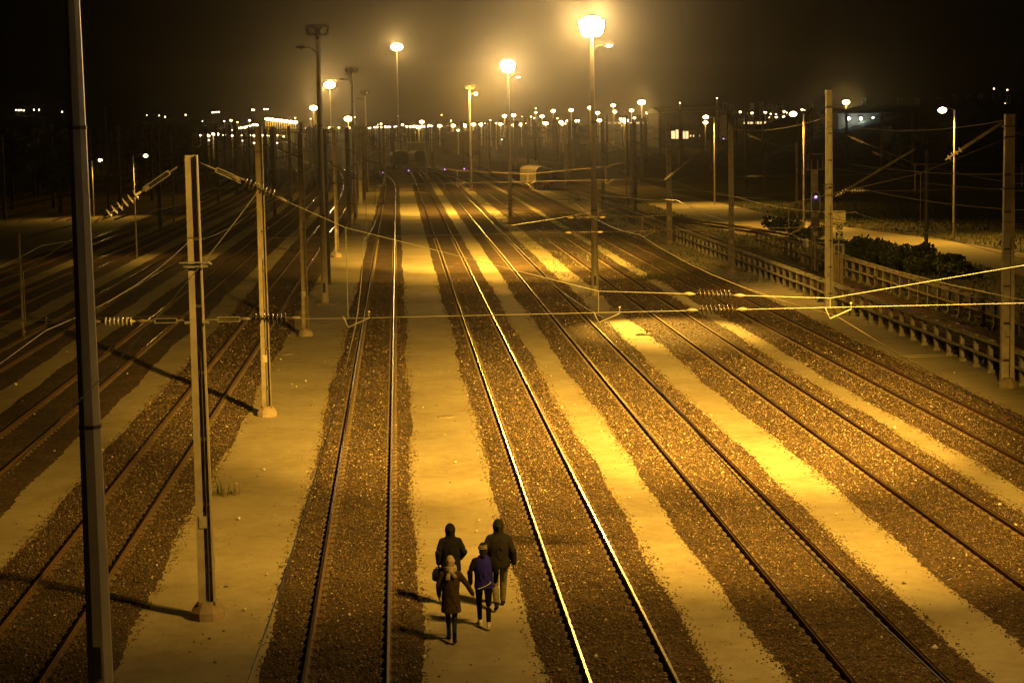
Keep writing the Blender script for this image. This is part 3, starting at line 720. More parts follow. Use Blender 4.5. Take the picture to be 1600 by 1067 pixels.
# low ground cover between the far right tracks
n = 9000; y = RNG.uniform(118, 215, n); x = RNG.uniform(0, 1, n); cl = np.sin(y * .35 + x * 6) * np.cos(x * 17 + y * .1)
x = (3 - .05 * (y - 110)) + x * (16.5 - .045 * (y - 110)); kp = cl > -.1; x, y = x[kp], y[kp]; n = len(x)
h = RNG.uniform(.04, .22, n); a = RNG.uniform(0, 3.14, n); w = .05
V = np.stack([np.stack([x - w * np.cos(a), y - w * np.sin(a), np.full(n, .01)], 1), np.stack([x + w * np.cos(a), y + w * np.sin(a), np.full(n, .01)], 1), np.stack([x + RNG.uniform(-.1, .1, n), y + RNG.uniform(-.1, .1, n), h], 1)], 1).reshape(-1, 3)
tag(np_obj('weeds', V, np.arange(n * 3).reshape(-1, 3), 'grassleaf', 3), kind='stuff')
n = 26000; y = RNG.uniform(60, 230, n); x = 18.5 - .05 * (y - 60) + RNG.uniform(0, 1, n) ** 1.0 * (14 + .12 * y); h = RNG.uniform(.05, .35, n); a = RNG.uniform(0, 3.14, n)
kp = (x > 23.6 - .0595 * y) & (np.abs(x - (25.6 - .0585 * y)) > 1.6); x, y, h, a = x[kp], y[kp], h[kp], a[kp]; n = len(x)
V = np.stack([np.stack([x - w * np.cos(a), y - w * np.sin(a), np.full(n, .01)], 1), np.stack([x + w * np.cos(a), y + w * np.sin(a), np.full(n, .01)], 1), np.stack([x + RNG.uniform(-.15, .15, n), y + RNG.uniform(-.1, .1, n), h], 1)], 1).reshape(-1, 3)
rd = [(p.x, p.y) for p in up + lo]
def inside(px, py):
    c = False; j = len(rd) - 1
    for i in range(len(rd)):
        if (rd[i][1] > py) != (rd[j][1] > py) and px < (rd[j][0] - rd[i][0]) * (py - rd[i][1]) / (rd[j][1] - rd[i][1]) + rd[i][0]: c = not c
        j = i
    return c
kp = np.array([not inside(a_, b_) for a_, b_ in zip(x, y)])
V = V.reshape(-1, 3, 3)[kp].reshape(-1, 3)
tag(np_obj('grass', V, np.arange(len(V)).reshape(-1, 3), 'grassleaf', 3), kind='stuff')
def tree(p, h, label, seed, n=3000, lf=.3, group='dark trees beyond the left yard'):
    root = empty('tree', p); tag(root, label, 'tree', group); rg = random.Random(seed)
    mb = MB(); mb.tube([(0, 0, 0), (.1, 0, h * .25), (-.05, .1, h * .55), (.05, 0, h * .85)], [.3, .22, .13, .04], 8)
    C = []
    for i in range(13):
        a = rg.uniform(0, 6.28); z = h * rg.uniform(.35, .95); rr = h * .3 * (1 - abs(z / h - .6)); c = (math.cos(a) * rr * rg.uniform(.2, 1), math.sin(a) * rr * rg.uniform(.2, 1), z)
        mb.tube([(0, 0, z * .6), (c[0] * .5, c[1] * .5, z * .85), c], [.09, .06, .02], 5); C.append((*c, h * rg.uniform(.1, .17)))
    mb.build('trunk', 'bark', root); V, Fc = leaves(C, 1, n, lf, seed); o = np_obj('crown', V, Fc, 'leaf', 4); o.parent = root
for i, (bx, by, Y, h, lab) in enumerate([(95, 330, 236, 9.5, 'tree partly lit by the small street lamp beside the near pale pole'), (20, 330, 250, 10, 'dark tree at the far left edge'), (255, 270, 330, 12, 'dark tree behind the left yard, right of the two small street lamps'),
     (300, 262, 360, 11, 'dark rounded tree above the nearest complete mast\'s top'), (225, 275, 300, 10, 'dark tree right behind the small lit street lamp'), (60, 280, 300, 11, 'second dark tree near the left edge')]):
    p = at(bx, by, Y); tree((p.x, Y, -.1), h, lab, 50 + i, 3200)
for i, px in enumerate((1405, 1440, 1385, 1520, 1560, 1590)):
    p = at(px, 190, 380 + 12 * i); tree((p.x, p.y, hill_z(p.x, p.y) - .3), 4.5, ['round tree on the dark slope left of the slim street lamp', 'small tree on the dark slope behind the slim street lamp', 'leftmost tree on the dark slope', 'tree on the slope just right of the slim street lamp', 'tree on the slope before the right edge', 'rightmost tree on the dark slope'][i], 80 + i, 1500, .25, 'trees on the dark slope')

# ------------------------------------------------------------------ signal, signs, boxes
p = gp(1274, 425)
sig = empty('railway_signal', p, .05); tag(sig, 'railway signal with a long oval black plate and a violet light, beside the bright-edged mast', 'railway signal')
Ys = p.y; s_ = Ys / F
mb = MB(); mb.tube([(0, .12, 0), (0, .12, 6.3)], .09, 8); mb.box(-.22, .22, .2, .24, 2.5, 6.6); mb.build('signal_post', 'mast', sig)
mb = MB()
for z in np.arange(.4, 6.2, .35): mb.box(-.18, .18, .25, .28, z, z + .04)
for s in (-1, 1): mb.tube([(s * .2, .26, 0), (s * .2, .26, 7.2)], .03, 5)
mb.box(-.45, .5, .1, .7, 6.55, 6.6); mb.tube([(-.45, .1, 6.6), (-.45, .1, 7.6), (.5, .1, 7.6), (.5, .1, 6.6)], .03, 5)
mb.build('ladder_and_platform', 'mast', sig)
zc = at(1275, 317, Ys).z
def stadium(r, hh, y0, y1, zc, n=10):
    out = [(r * math.cos(t), zc + hh + r * math.sin(t)) for t in np.linspace(0, math.pi, n)] + [(r * math.cos(t), zc - hh + r * math.sin(t)) for t in np.linspace(math.pi, 2 * math.pi, n)]
    return out
def prism(outline, y0, y1, mi=0):
    m_ = MB(); n = len(outline); m_.add([(x, y0, z) for x, z in outline] + [(x, y1, z) for x, z in outline], [tuple(range(n)), tuple(range(n, 2 * n))[::-1]] + [(i, i + n, (i + 1) % n + n, (i + 1) % n) for i in range(n)]); return m_
prism(stadium(.30, .42, 0, 0, zc), -.12, 0).build('back_board_rim', 'white_paint' if 0 else 'galv', sig)
prism(stadium(.26, .42, 0, 0, zc), -.135, -.122).build('back_board', 'black', sig)
for j, z in enumerate((zc + .38, zc + .12, zc - .14, zc - .40)):
    mb = MB(); mb.tube([(0, -.136, z), (0, -.16, z)], .085, 12); mb.build('signal_lens', 'lamppurple' if j == 0 else 'ins', sig)
    mb = MB()
    vs = []; 
    for t in np.linspace(0, math.pi, 9):
        for yy in (-.137, -.30): vs.append((.10 * math.cos(t), yy, z + .10 * math.sin(t) * (1 if yy > -.2 else .9)))
    mb.add(vs, [(2 * i, 2 * i + 1, 2 * i + 3, 2 * i + 2) for i in range(8)]); mb.build('signal_hood', 'black', sig)
light(sig, 'POINT', (0, -.35, zc + .36), 3, (.5, .25, 1), rad=.05)
mb = MB(); mb.box(-.25, .25, -.2, .1, 2.9, 3.5); mb.build('junction_box', 'mastdark', sig)
mb = MB(); mb.box(-.2, .1, -.22, -.202, 2.35, 2.62); mb.build('number_plate', 'concrete', sig)
# white paint
M['white'] = mat('white_paint', (.72, .68, .58), .5, noise=(8, (.5, .42, .32), .35, .7))
M['blk'] = mat('black_paint', (.015, .012, .01), .5)
p = gp(1259, 432)
bx = empty('equipment_cabinet', p); tag(bx, 'small pale yellow cabinet on a thin post beside the signal', 'cabinet')
z0 = at(1259, 386, p.y).z; mb = MB(); mb.box(-.14, .14, -.1, .1, z0, z0 + .52); mb.build('cabinet_box', 'white', bx)
mb = MB(); mb.tube([(0, 0, 0), (0, 0, z0 + .8)], .035, 6); mb.box(-.17, .17, -.09, .09, z0 - .28, z0 - .01); mb.build('cabinet_post', 'mast', bx)
# sign post
Ysn = 112.0; b0 = at(1311, 392, Ysn)
def text_mesh(s, size, m, parent, loc, name, bold=.0):
    cu = bpy.data.curves.new(name, 'FONT'); cu.body = s; cu.size = size; cu.align_x = 'CENTER'; cu.align_y = 'CENTER'; cu.extrude = .004; cu.offset = bold
    o = bpy.data.objects.new(name, cu); COL.objects.link(o); o.parent = parent; o.location = loc; o.rotation_euler = (math.pi / 2, 0, 0); cu.materials.append(M[m])
    me = bpy.data.meshes.new_from_object(o); bpy.data.objects.remove(o); o = bpy.data.objects.new(name, me); COL.objects.link(o); o.parent = parent; o.location = loc; o.rotation_euler = (math.pi / 2, 0, 0); return o
k_ = Ysn / F
sp_ = empty('sign_post', (b0.x, Ysn, 0)); tag(sp_, 'sign post with a square pale panel above a 30 plate and a dark Z plate', 'sign post')
mb = MB(); mb.tube([(0, .06, 0), (0, .06, at(1311, 330, Ysn).z)], .05, 8); mb.build('post', 'mast', sp_)
def plate(px, y0, y1, w, m, name, th=.02, off=0):
    a = at(px, y1, Ysn).z; c = at(px, y0, Ysn).z; x = at(px, y0, Ysn).x - b0.x
    mb = MB(); mb.box(x - w / 2, x + w / 2, -th - off, -off, a, c); return mb.build(name, m, sp_), x, (a + c) / 2
M['panel'] = mat('faded_panel', (.70, .62, .45), .6, noise=(14, (.50, .28, .16), .52, .62))
pl, x_, z_ = plate(1311, 329, 348, .74, 'panel', 'square_panel')
mb = MB(); rr = random.Random(4)
for i in range(9): zz = z_ - .3 + i * .07; xx = rr.uniform(-.3, .0); mb.box(x_ + xx, x_ + xx + rr.uniform(.1, .35), -.024, -.0215, zz, zz + .018)
mb.build('faded_lines', 'rust', pl)
pl, x_, z_ = plate(1311, 349.5, 360, .46, 'white', 'speed_plate', off=.004)
text_mesh('30', .40, 'blk', pl, (x_, -.029, z_), 'number_thirty', .012)
pl, x_, z_ = plate(1311, 361.5, 373.5, .47, 'white', 'zone_plate', off=.008)
mb = MB(); mb.box(x_ - .205, x_ + .205, -.0315, -.029, z_ - .19, z_ + .19); pb = mb.build('zone_plate_face', 'ins', pl)
text_mesh('Z', .40, 'white', pl, (x_, -.037, z_), 'letter_z', .016)
M['blue'] = mat('blue_grey_box', (.20, .21, .26), .5)
pb = empty('point_machine', (b0.x, Ysn + .5, 0)); tag(pb, 'small blue-grey box with a dark front below the Z plate', 'equipment box')
za = at(1313, 398, Ysn).z; zb_ = at(1313, 384, Ysn).z
mb = MB(); mb.box(-.36, -.18, -.25, .25, za, zb_); mb.box(.22, .36, -.25, .25, za, zb_); mb.box(-.36, .36, -.27, .27, zb_, zb_ + .05); mb.build('housing', 'blue', pb)
mb = MB(); mb.box(-.18, .22, -.2, .25, za, zb_ - .002); mb.build('dark_front', 'black', pb)
mb = MB(); mb.box(-.3, .3, -.2, .2, 0, za - .002); mb.build('pedestal', 'concbrown', pb)
# manhole-like plates and debris lying on the sand
for (px, lab) in (((962, 484), 'pale flat cover plate on the sand near the brightest lamp mast'), ((975, 485), 'dark cover plate right beside the pale one'), ((1004, 523), 'small dark hatch lying on the brightly lit sand')):
    p = gp(*px); mb = MB(); mb.box(-.32, .32, -.3, .3, 0, .06); mb.box(-.24, .1, -.2, .2, .0601, .09); mb.tube([(.2, 0, .06), (.2, 0, .14)], .04); o = mb.build('cover_plate', 'mastdark', None, loc=p); tag(o, lab, 'cover plate', 'cover plates on the sand')
for (px, lab) in (((448, 553), 'dark round stain-like cover on the sand left of the walkers\' track'), ((697, 651), 'flat oval cover lying on the sand path ahead of the walkers'), ((506, 507), 'faint round cover on the sand by the third mast')):
    p = gp(*px); mb = MB(); mb.tube([(0, 0, -.02), (0, 0, .02), (0, 0, .028)], [.3, .3, .27], 20); o = mb.build('round_cover', 'concbrown', None, loc=p); tag(o, lab, 'manhole cover', 'round covers on the sand')
# metal frame on the ground before the fence
p = gp(1450, 556); mb = MB(); mb.tube([(-1.2, 0, .02), (1.0, .25, .02)], .02, 5); mb.tube([(-1.0, -.5, .02), (1.1, -.3, .02)], .02, 5); mb.tube([(1.1, -.3, .03), (.8, .55, .03)], .05, 6)
tag(mb.build('metal_frame', 'galv', None, loc=p), 'thin flat metal frame lying on the earth before the fence', 'metal frame')

# ------------------------------------------------------------------ wagons
def wagon(px, Y, w, h, L, rz, label, roof=.7, red=True):
    p = at(px, 200, Y); root = empty('goods_wagon', (p.x, Y, 0), rz); tag(root, label, 'goods wagon', 'wagons standing in the yard')
    z0 = 1.15; a = w / 2; zt = z0 + h
    out = [(-a, z0), (a, z0), (a, zt)] + [(a * math.cos(t), zt + roof * math.sin(t)) for t in np.linspace(.15, math.pi - .15, 9)] + [(-a, zt)]
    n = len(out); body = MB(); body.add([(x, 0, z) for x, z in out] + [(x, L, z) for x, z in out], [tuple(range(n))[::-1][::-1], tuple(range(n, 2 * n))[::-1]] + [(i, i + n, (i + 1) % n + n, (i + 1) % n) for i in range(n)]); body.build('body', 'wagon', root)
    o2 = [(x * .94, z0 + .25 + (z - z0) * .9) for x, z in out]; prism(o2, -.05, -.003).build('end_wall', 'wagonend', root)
    for i in range(1, 9):
        y = L * i / 9; 
        if i % 3 == 0: mb = MB(); mb.box(-a - .05, -a - .002, y - .06, y + .06, z0, zt); mb.build('side_rib', 'wagon', root)
    mb = MB(); mb.box(-a, a, -.12, -.06, z0 - .3, z0 + .28); mb.build('buffer_beam', 'bufferbeam' if red else 'black', root)
    for s in (-1, 1):
        mb = MB(); mb.tube([(s * .87, -.12, z0 - .08), (s * .87, -.6, z0 - .08), (s * .87, -.66, z0 - .08)], [.09, .09, .24], 12); mb.build('buffer', 'black', root)
    mb = MB(); mb.box(-a * .85, a * .85, .1, L - .1, z0 - .32, z0 - .002); mb.build('underframe', 'black', root)
    for y in (1.5, 3.3, L - 3.3, L - 1.5):
        for s in (-1, 1):
            mb = MB(); mb.tube([(s * .7, y, .5), (s * .82, y, .5)], .46, 16); mb.build('wheel', 'rust', root)
wagon(850, 284, 2.6, 1.65, 12, .19, 'covered wagon with a pale roof edge and dark end wall, on the rusty track')
wagon(625, 440, 3.7, 1.7, 12, .12, 'rounded dark wagon seen end-on where the tracks converge', roof=1.1, red=False)
wagon(655, 470, 2.6, 1.6, 10, .2, 'smaller dark wagon just right of the rounded one', red=False)

# ------------------------------------------------------------------ far buildings
def shed(px0, px1, y_top, Y, depth, label, wins=None, roofm='shed', wallm='shed', pitch=.0, win_y=None, base=0):
    p0 = at(px0, y_top, Y); p1 = at(px1, y_top, Y); w = p1.x - p0.x; h = (p0.z + p1.z) / 2
    root = empty('warehouse', (p0.x, Y, 0)); tag(root, label, 'warehouse')
    mb = MB(); mb.box(0, w, 0, depth, 0, h - .6); mb.build('wall', wallm, root)
    mb = MB(); mb.add([(-.5, -.5, h - .6), (w + .5, -.5, h - .6), (w + .5, depth, h - .6 ), (-.5, depth, h - .6), (-.5, -.5, h - .2), (w + .5, -.5, h - .2), (w + .5, depth / 2, h + pitch), (-.5, depth / 2, h + pitch), (w + .5, depth, h - .2), (-.5, depth, h - .2)],
           [(3, 2, 1, 0), (0, 1, 5, 4), (4, 5, 6, 7), (7, 6, 8, 9), (1, 2, 8, 6, 5), (0, 4, 7, 9, 3), (2, 3, 9, 8)]); mb.build('roof', roofm, root)
    for (a, b, ya, yb) in wins or []:
        qa = at(a, yb, Y - .1); qb = at(b, ya, Y - .1); mb = MB(); mb.box(qa.x - p0.x, qb.x - p0.x, -.12, -.003, max(.3, qa.z), qb.z); mb.build('window', 'window', root)
    return root
shed(1030, 1133, 173, 700, 60, 'large pale-roofed warehouse under the glow right of the brightest lamp mast', wins=[(1049, 1055, 205, 217), (1056, 1060, 203, 217), (1063, 1066, 205, 217), (1067, 1070, 205, 217), (1071, 1075.5, 205, 217), (1078, 1080, 211, 214), (1083, 1084.5, 211, 214), (1093, 1094.5, 211, 214)], wallm='sheddark', pitch=1.5)
shed(1140, 1162, 184, 640, 30, 'small pale building right of the large warehouse', pitch=1)
shed(1163, 1210, 188, 720, 20, 'long low building with a row of lit windows', wins=[(1162 + i * 5.2, 1165.5 + i * 5.2, 189.5, 194) for i in range(9)] + [(1193, 1202, 196, 200)], wallm='sheddark')
shed(940, 1026, 190, 900, 20, 'long lit building below the lamps behind the brightest mast', wins=[(948 + i * 9, 954 + i * 9, 191.5, 193.5) for i in range(8)], wallm='shed')
shed(1310, 1392, 176, 520, 30, 'dark flat building with three white lamps on its wall', wallm='sheddark', roofm='sheddark')
shed(690, 745, 206, 620, 10, 'long dark low building far behind the track junction', wallm='sheddark', roofm='sheddark')
shed(638, 660, 222, 560, 8, 'pale hut beyond the rounded wagon', wallm='shed')
# tall slotted towers beyond the dark slope
tw = [1133, 1143, 1175, 1190, 1204, 1220, 1268, 1350, 1406, 1433, 1467, 1492, 1515, 1532, 1555, 1576]
tp = None
for i, px in enumerate(tw):
    yt = 163 - .035 * (px - 1133) + random.uniform(-2, 2); Y = 1050
    p = at(px, yt, Y); root = empty('slotted_tower', (p.x, Y, 0)); mb = MB(); h = p.z; w = .9
    for s in (-1, 1): mb.box(s * w - .28, s * w + .28, -.3, .3, 0, h)
    mb.build('tower_leg', 'shed', root); mb = MB()
    for k in range(7): mb.box(-w + .281, w - .281, -.28, .28, h - .6 - k * 2.1, h - .05 - k * 2.1)
    mb.build('cross_slab', 'shed', root); tag(root, 'pale slotted tower rising small above the horizon right of the brightest lamp mast', 'tower', 'slotted towers along the right horizon')

# ------------------------------------------------------------------ far lamps
def yh(x): return 190 - .018 * (x - 800)
protos = {}
def far_lamp(px, py, size, seed, label, group, m='lampfar', Yforce=None, pole=True):
    dy = yh(px) - py
    if Yforce: Y = Yforce
    elif dy > 5: Y = max(380, min(1150, (5.5 if dy < 40 else 20) * F / dy))
    elif dy > -6: Y = 700 + 250 * ((seed * .618) % 1)
    else: Y = min(620, 3.2 * F / -dy)
    p = at(px, py, Y); gz = 0 if Y < 1100 else 0
    root = empty('far_lamp', (p.x, Y, gz)); tag(root, label, 'street lamp', group)
    h = p.z; r = {0: .3, 1: .55, 2: 1.0, 3: 1.6, 4: 2.3}[size] * (Y / 800) ** .8
    if pole:
        mb = MB(); pr = .10 + .00012 * Y; mb.tube([(0, 0, 0), (0, 0, h - r * .3)], [pr * 1.4, pr], 5); mb.build('pole', 'pole', root)
    mb = MB(); mb.sphere((0, -.3, h), r, 8, 5, sy=.5, sz=.62); mb.build('lamp_glass', m, root)
    if size >= 2:
        light(root, 'POINT', (0, -r - .4, h), {2: 1.0, 3: 3, 4: 7}[size] * W * (Y / 800) ** .7, rad=.5)
        if size > 2: light(root, 'SPOT', (0, -r - .5, h), {3: 15, 4: 60}[size] * W, col=(1, .62, .2), target=(0, 0, h + Y * .19), size=34, blend=.4, rad=.5)  # added upward beam, only for the glow round the far lamp
    return root
A5 = 5.335
L1 = [(300 + a / A5, 120 + b / A5, s) for a, b, s in
  [(65, 490, 1), (90, 488, 1), (130, 488, 1), (140, 495, 1), (175, 478, 1), (205, 480, 2), (210, 490, 1), (270, 488, 1), (340, 492, 1), (415, 490, 0), (485, 488, 0), (520, 492, 1), (585, 490, 1), (625, 492, 0), (655, 494, 1), (685, 490, 1), (710, 492, 1), (765, 500, 0), (710, 553, 0), (520, 553, 0), (420, 535, 0), (143, 530, 0),
   (320, 462, 0), (335, 445, 0), (360, 437, 1), (385, 430, 1), (410, 427, 1), (440, 424, 1), (460, 417, 1), (480, 414, 1), (510, 403, 1), (530, 402, 1), (545, 405, 1), (325, 365, 1), (480, 365, 1), (90, 372, 0), (270, 372, 0), (380, 380, 0),
   (860, 345, 0), (925, 432, 0), (950, 430, 0), (1145, 427, 1), (1225, 427, 1), (1310, 427, 1), (1370, 425, 0), (990, 353, 0), (1355, 338, 0)]]
L1 += [(300 + (615 + 19 * i) / A5, 120 + (352 + 2.3 * i) / A5, 2 if i % 2 else 1) for i in range(14)]
L2 = [(540 + a / A5, 150 + b / A5, s) for a, b, s in
  [(90, 265, 0), (150, 265, 0), (188, 268, 0), (205, 268, 0)] + [(245 + 17 * i, 262 - (i % 3) * 2, 1) for i in range(8)] + [(272, 240, 0), (295, 236, 1), (400, 258, 1), (420, 256, 0), (440, 258, 1), (475, 242, 1), (510, 257, 1), (540, 257, 1), (560, 258, 1), (578, 257, 2), (610, 262, 2), (640, 255, 1), (635, 218, 2), (670, 257, 2), (700, 245, 1), (715, 252, 1),
   (783, 252, 2), (880, 208, 0), (895, 250, 2), (938, 288, 1), (983, 236, 0), (998, 250, 2), (1065, 240, 2), (1110, 240, 0), (1132, 240, 2), (1165, 230, 0), (1195, 235, 1), (1207, 203, 0), (1255, 230, 0), (1292, 237, 2), (1325, 170, 2)]]
L3 = [(780 + a / A5, 150 + b / A5, s) for a, b, s in
  [(15, 235, 1), (45, 168, 2), (120, 162, 2), (120, 245, 2), (185, 240, 2), (230, 232, 1), (190, 175, 0), (265, 175, 0), (292, 185, 0), (305, 140, 1), (305, 103, 0), (358, 172, 2), (372, 225, 1), (390, 232, 2), (450, 127, 2), (485, 188, 0), (515, 220, 2), (530, 238, 1), (545, 235, 1), (567, 210, 1), (600, 120, 2), (650, 210, 2), (757, 100, 2), (820, 143, 2), (835, 205, 2), (950, 80, 2), (962, 133, 2), (1020, 195, 2), (1045, 208, 3), (1103, 123, 2), (1127, 185, 1), (1187, 55, 3), (1238, 142, 2), (1290, 205, 2), (1320, 200, 3), (1345, 208, 2)]]
L4 = [(1030 + a / A5, 130 + b / A5, s) for a, b, s in
  [(385, 330, 2), (172, 166, 0), (480, 127, 0), (545, 270, 0), (588, 258, 0), (675, 242, 1), (727, 254, 1), (705, 297, 0), (765, 252, 1), (780, 247, 1), (872, 245, 1), (885, 246, 1), (928, 258, 0), (973, 260, 0), (910, 287, 1), (975, 285, 1), (1038, 283, 1), (1040, 238, 1), (1063, 248, 0), (1100, 272, 1), (1100, 258, 0), (1190, 222, 1), (1215, 232, 1), (1238, 246, 1), (1228, 270, 1), (1290, 270, 1), (1295, 250, 0), (1325, 243, 0), (1365, 248, 1)]]
B3 = 2.667
L4 += [(1200 + a / B3, b / B3, s) for a, b, s in [(265, 463, 0), (280, 460, 0), (310, 463, 0), (345, 465, 0), (325, 427, 3), (290, 520, 1), (676, 430, 0), (683, 438, 0), (742, 487, 1), (825, 440, 0), (870, 438, 0), (812, 480, 0), (968, 427, 0), (988, 433, 0), (1042, 470, 2)]]
sd = 0
for L_, lab, grp in ((L1, 'small sodium lamp of the far left cluster, left of the second unlit mast', 'sodium lamps of the far left cluster'), (L2, 'small sodium lamp on the horizon between the second unlit mast and the second brightest mast', 'sodium lamps along the middle horizon'),
                     (L3, 'small sodium lamp on the hazy horizon around the brightest lamp mast', 'sodium lamps in the haze round the brightest mast'), (L4, 'small sodium lamp on the horizon far right of the brightest lamp mast', 'sodium lamps along the right horizon')):
    for (x, y, s) in L_:
        sd += 1; far_lamp(x, y, s, sd, lab, grp)
far_lamp(515, 133, 4, 1, 'high far floodlight mast with a broad glow, right of the first unlit lamp mast', 'high floodlight masts', Yforce=560)
far_lamp(490, 169, 3, 2, 'far floodlight just touching the left of the first unlit lamp mast', 'high floodlight masts', Yforce=700)
far_lamp(544, 186, 3, 3, 'far floodlight glowing behind the second unlit lamp mast', 'high floodlight masts', Yforce=650)
far_lamp(620, 74, 4, 4, 'tallest far floodlight mast with a round yellow glow, above the rounded wagon', 'high floodlight masts', Yforce=500)
for i, (x, y) in enumerate([(1325.6, 185.6), (1344.7, 185.6), (1364, 185.6)]):
    p = at(x, y, 519); root = empty('wall_lamp', p); mb = MB(); mb.sphere((0, -.3, 0), .42, 8, 6); mb.build('lamp_glass', 'lampwhite', root); mb = MB(); mb.box(-.2, .2, -.2, .95, .3, .6); mb.build('bracket', 'black', root)
    light(root, 'POINT', (0, -.9, -.1), (.5) * W, (.8, .95, .85)); tag(root, ['leftmost', 'middle', 'rightmost'][i] + ' white wall lamp on the dark flat building', 'wall lamp', 'white lamps on the dark flat building')
# hillside and town lights: bulbs on short posts standing on the far hills
for (x, y) in [(25, 172.5), (29, 172.7), (33, 172.5), (37, 173), (53, 172), (61, 172), (97, 175), (42, 217), (229, 180), (242, 181), (249, 181), (258, 183), (332, 176), (335, 176), (338, 175.6), (342, 175.3), (394, 172), (397, 172), (413, 171), (416, 171), (418.5, 171), (690, 180), (622, 181.5), (1553, 139), (1574, 141), (1588, 141), (290, 180), (317, 190)]:
    tiny = empty('hillside_lamp', (at(x, y, 1300).x, 1300, at(x, y, 1300).z)); mb = MB(); mb.sphere((0, 0, 0), .42, 6, 4); mb.build('lamp_glass', 'lampfar', tiny)
    mb = MB(); mb.tube([(0, .5, 0), (0, .5, -tiny.location.z)], .12, 4); mb.build('pole', 'mastdark', tiny); tag(tiny, 'tiny point of light on the dark hills at the horizon', 'lamp', 'points of light on the far hills')
# ground signals (violet points)
for (x, y, m, lab) in [(598, 270, 'lamppurple', 'violet ground signal at the far end of the track left of the walkers'), (638.5, 266.5, 'lamppurple', 'violet ground signal between the two converging tracks'), (666, 265.5, 'lamppurple', 'violet ground signal inside the curve of the converging track'), (695, 265, 'lamppurple', 'violet ground signal right of the converging tracks'), (725.5, 264, 'lamppurple', 'rightmost violet ground signal before the junction'),
                       (557, 271, 'lamppurple', 'violet ground signal behind the second unlit mast'), (494, 279, 'lamppurple', 'pinkish ground signal in front of the far left yard'), (653, 231, 'lamppurple', 'violet signal beyond the rounded wagon'), (1130.5, 217, 'lamppurple', 'violet signal left of the twin-flanged mast top'), (562, 232, 'lamppurple', 'violet signal among the far masts'), (612, 217.5, 'lampred', 'tiny red signal among the far masts'), (1468.5, 166.5, 'lampred', 'red light left of the slim right street lamp'), (1473, 167, 'lampred', 'red light just beside the other one, left of the slim street lamp'), (784, 218.5, 'lampwhite', 'small white signal left of the second brightest mast'), (1598, 176, 'lampred', 'red light at the right edge')]:
    Y = gp(x, y + 3).y if y > 228 else 600; p = at(x, y, Y); root = empty('ground_signal', (p.x, Y, 0)); tag(root, lab, 'signal')
    r = .00026 * Y; mb = MB(); mb.sphere((0, -.25, p.z), r, 8, 6); mb.build('signal_light', m, root)
    mb = MB(); mb.box(-.3, .3, -.1, .3, max(0, p.z - .4), p.z + .4); mb.tube([(0, .2, 0), (0, .2, p.z)], .07, 5); mb.build('housing', 'black', root)

# ------------------------------------------------------------------ far masts: a forest of catenary masts
far_proto = None
def far_mast(X, Y, h, label, group):
    global far_proto
    if far_proto is None:
        root = empty('catenary_mast', (0, 0, 0)); mb = MB(); mb.box(-.15, .15, -.15, .15, 0, 9.5); mb.box(-.17, .17, -.03, .03, 9.5, 9.6); mb.build('mast_body', 'mastfar', root)
        mb = MB(); mb.tube([(.1, 0, 6.2), (1.6, 0, 6.6), (2.4, 0, 6.4)], .05, 5); mb.tube([(.1, 0, 7.7), (1.6, 0, 6.6)], .04, 5); mb.build('bracket', 'mastdark', root); far_proto = root; r = root
    else: r = copy_tree(far_proto)
    r.location = (X, Y, 0); r.scale = (1.0 + Y / 900, 1, h / 9.5); tag(r, label, 'catenary mast', group); return r
rg = random.Random(11)
MX = lambda y, o: o - .0565 * y
for y, lab in ((123, 'fifth mast of the row left of the walkers\' track'), (179, 'sixth mast of the row left of the walkers\' track'), (207, 'seventh mast of the row left of the walkers\' track')):
    far_mast(MX(y, -4.6), y, 9.6, lab, 'masts in the row left of the walkers\' track')
for y in (235, 262, 290, 318, 346, 375, 404, 433, 465, 500, 540):
    far_mast(MX(y, -4.6) - .00008 * max(0, y - 250) ** 2, y, 9.6, 'distant mast at the far end of the row left of the walkers\' track', 'far masts left of the walkers\' track')
lf = 'distant dark mast in the far left yard, among many alike'
for row in range(6):
    for y in np.arange(185 + row * 12, 620, 31):
        if y < 200 and row < 1: continue
        far_mast(-14.6 - row * 10.3 - .0525 * y - .00013 * max(0, y - 250) ** 2, y, rg.uniform(9.2, 10.4), lf, 'masts of the far left yard')
for row in range(5):
    for y in np.arange(330 + row * 17, 900, 52):
        far_mast(-22 + row * 9 - .035 * (y - 330) + rg.uniform(-2, 2), y + rg.uniform(-8, 8), rg.uniform(9.2, 10.5), 'distant dark mast in the middle of the far yard, under the horizon lamps', 'masts in the middle of the far yard')
for row in range(6):
    for y in np.arange(230 + row * 22, 760, 58):
        x = 12 + row * 12 - .02 * (y - 230) + rg.uniform(-2.5, 2.5)
        if y > 260 or row == 0: far_mast(x, y + rg.uniform(-8, 8), rg.uniform(9.3, 11.5), 'distant dark mast standing beyond the sandy road', 'masts beyond the sandy road')
for y, lab in ((186, 'mast just past the fence, behind the slim bright post'), (214, 'mast between the covered wagon and the brightest lamp mast')):
    far_mast(23.6 - .0605 * y - .4, y, 9.7, lab, 'masts behind the fence')
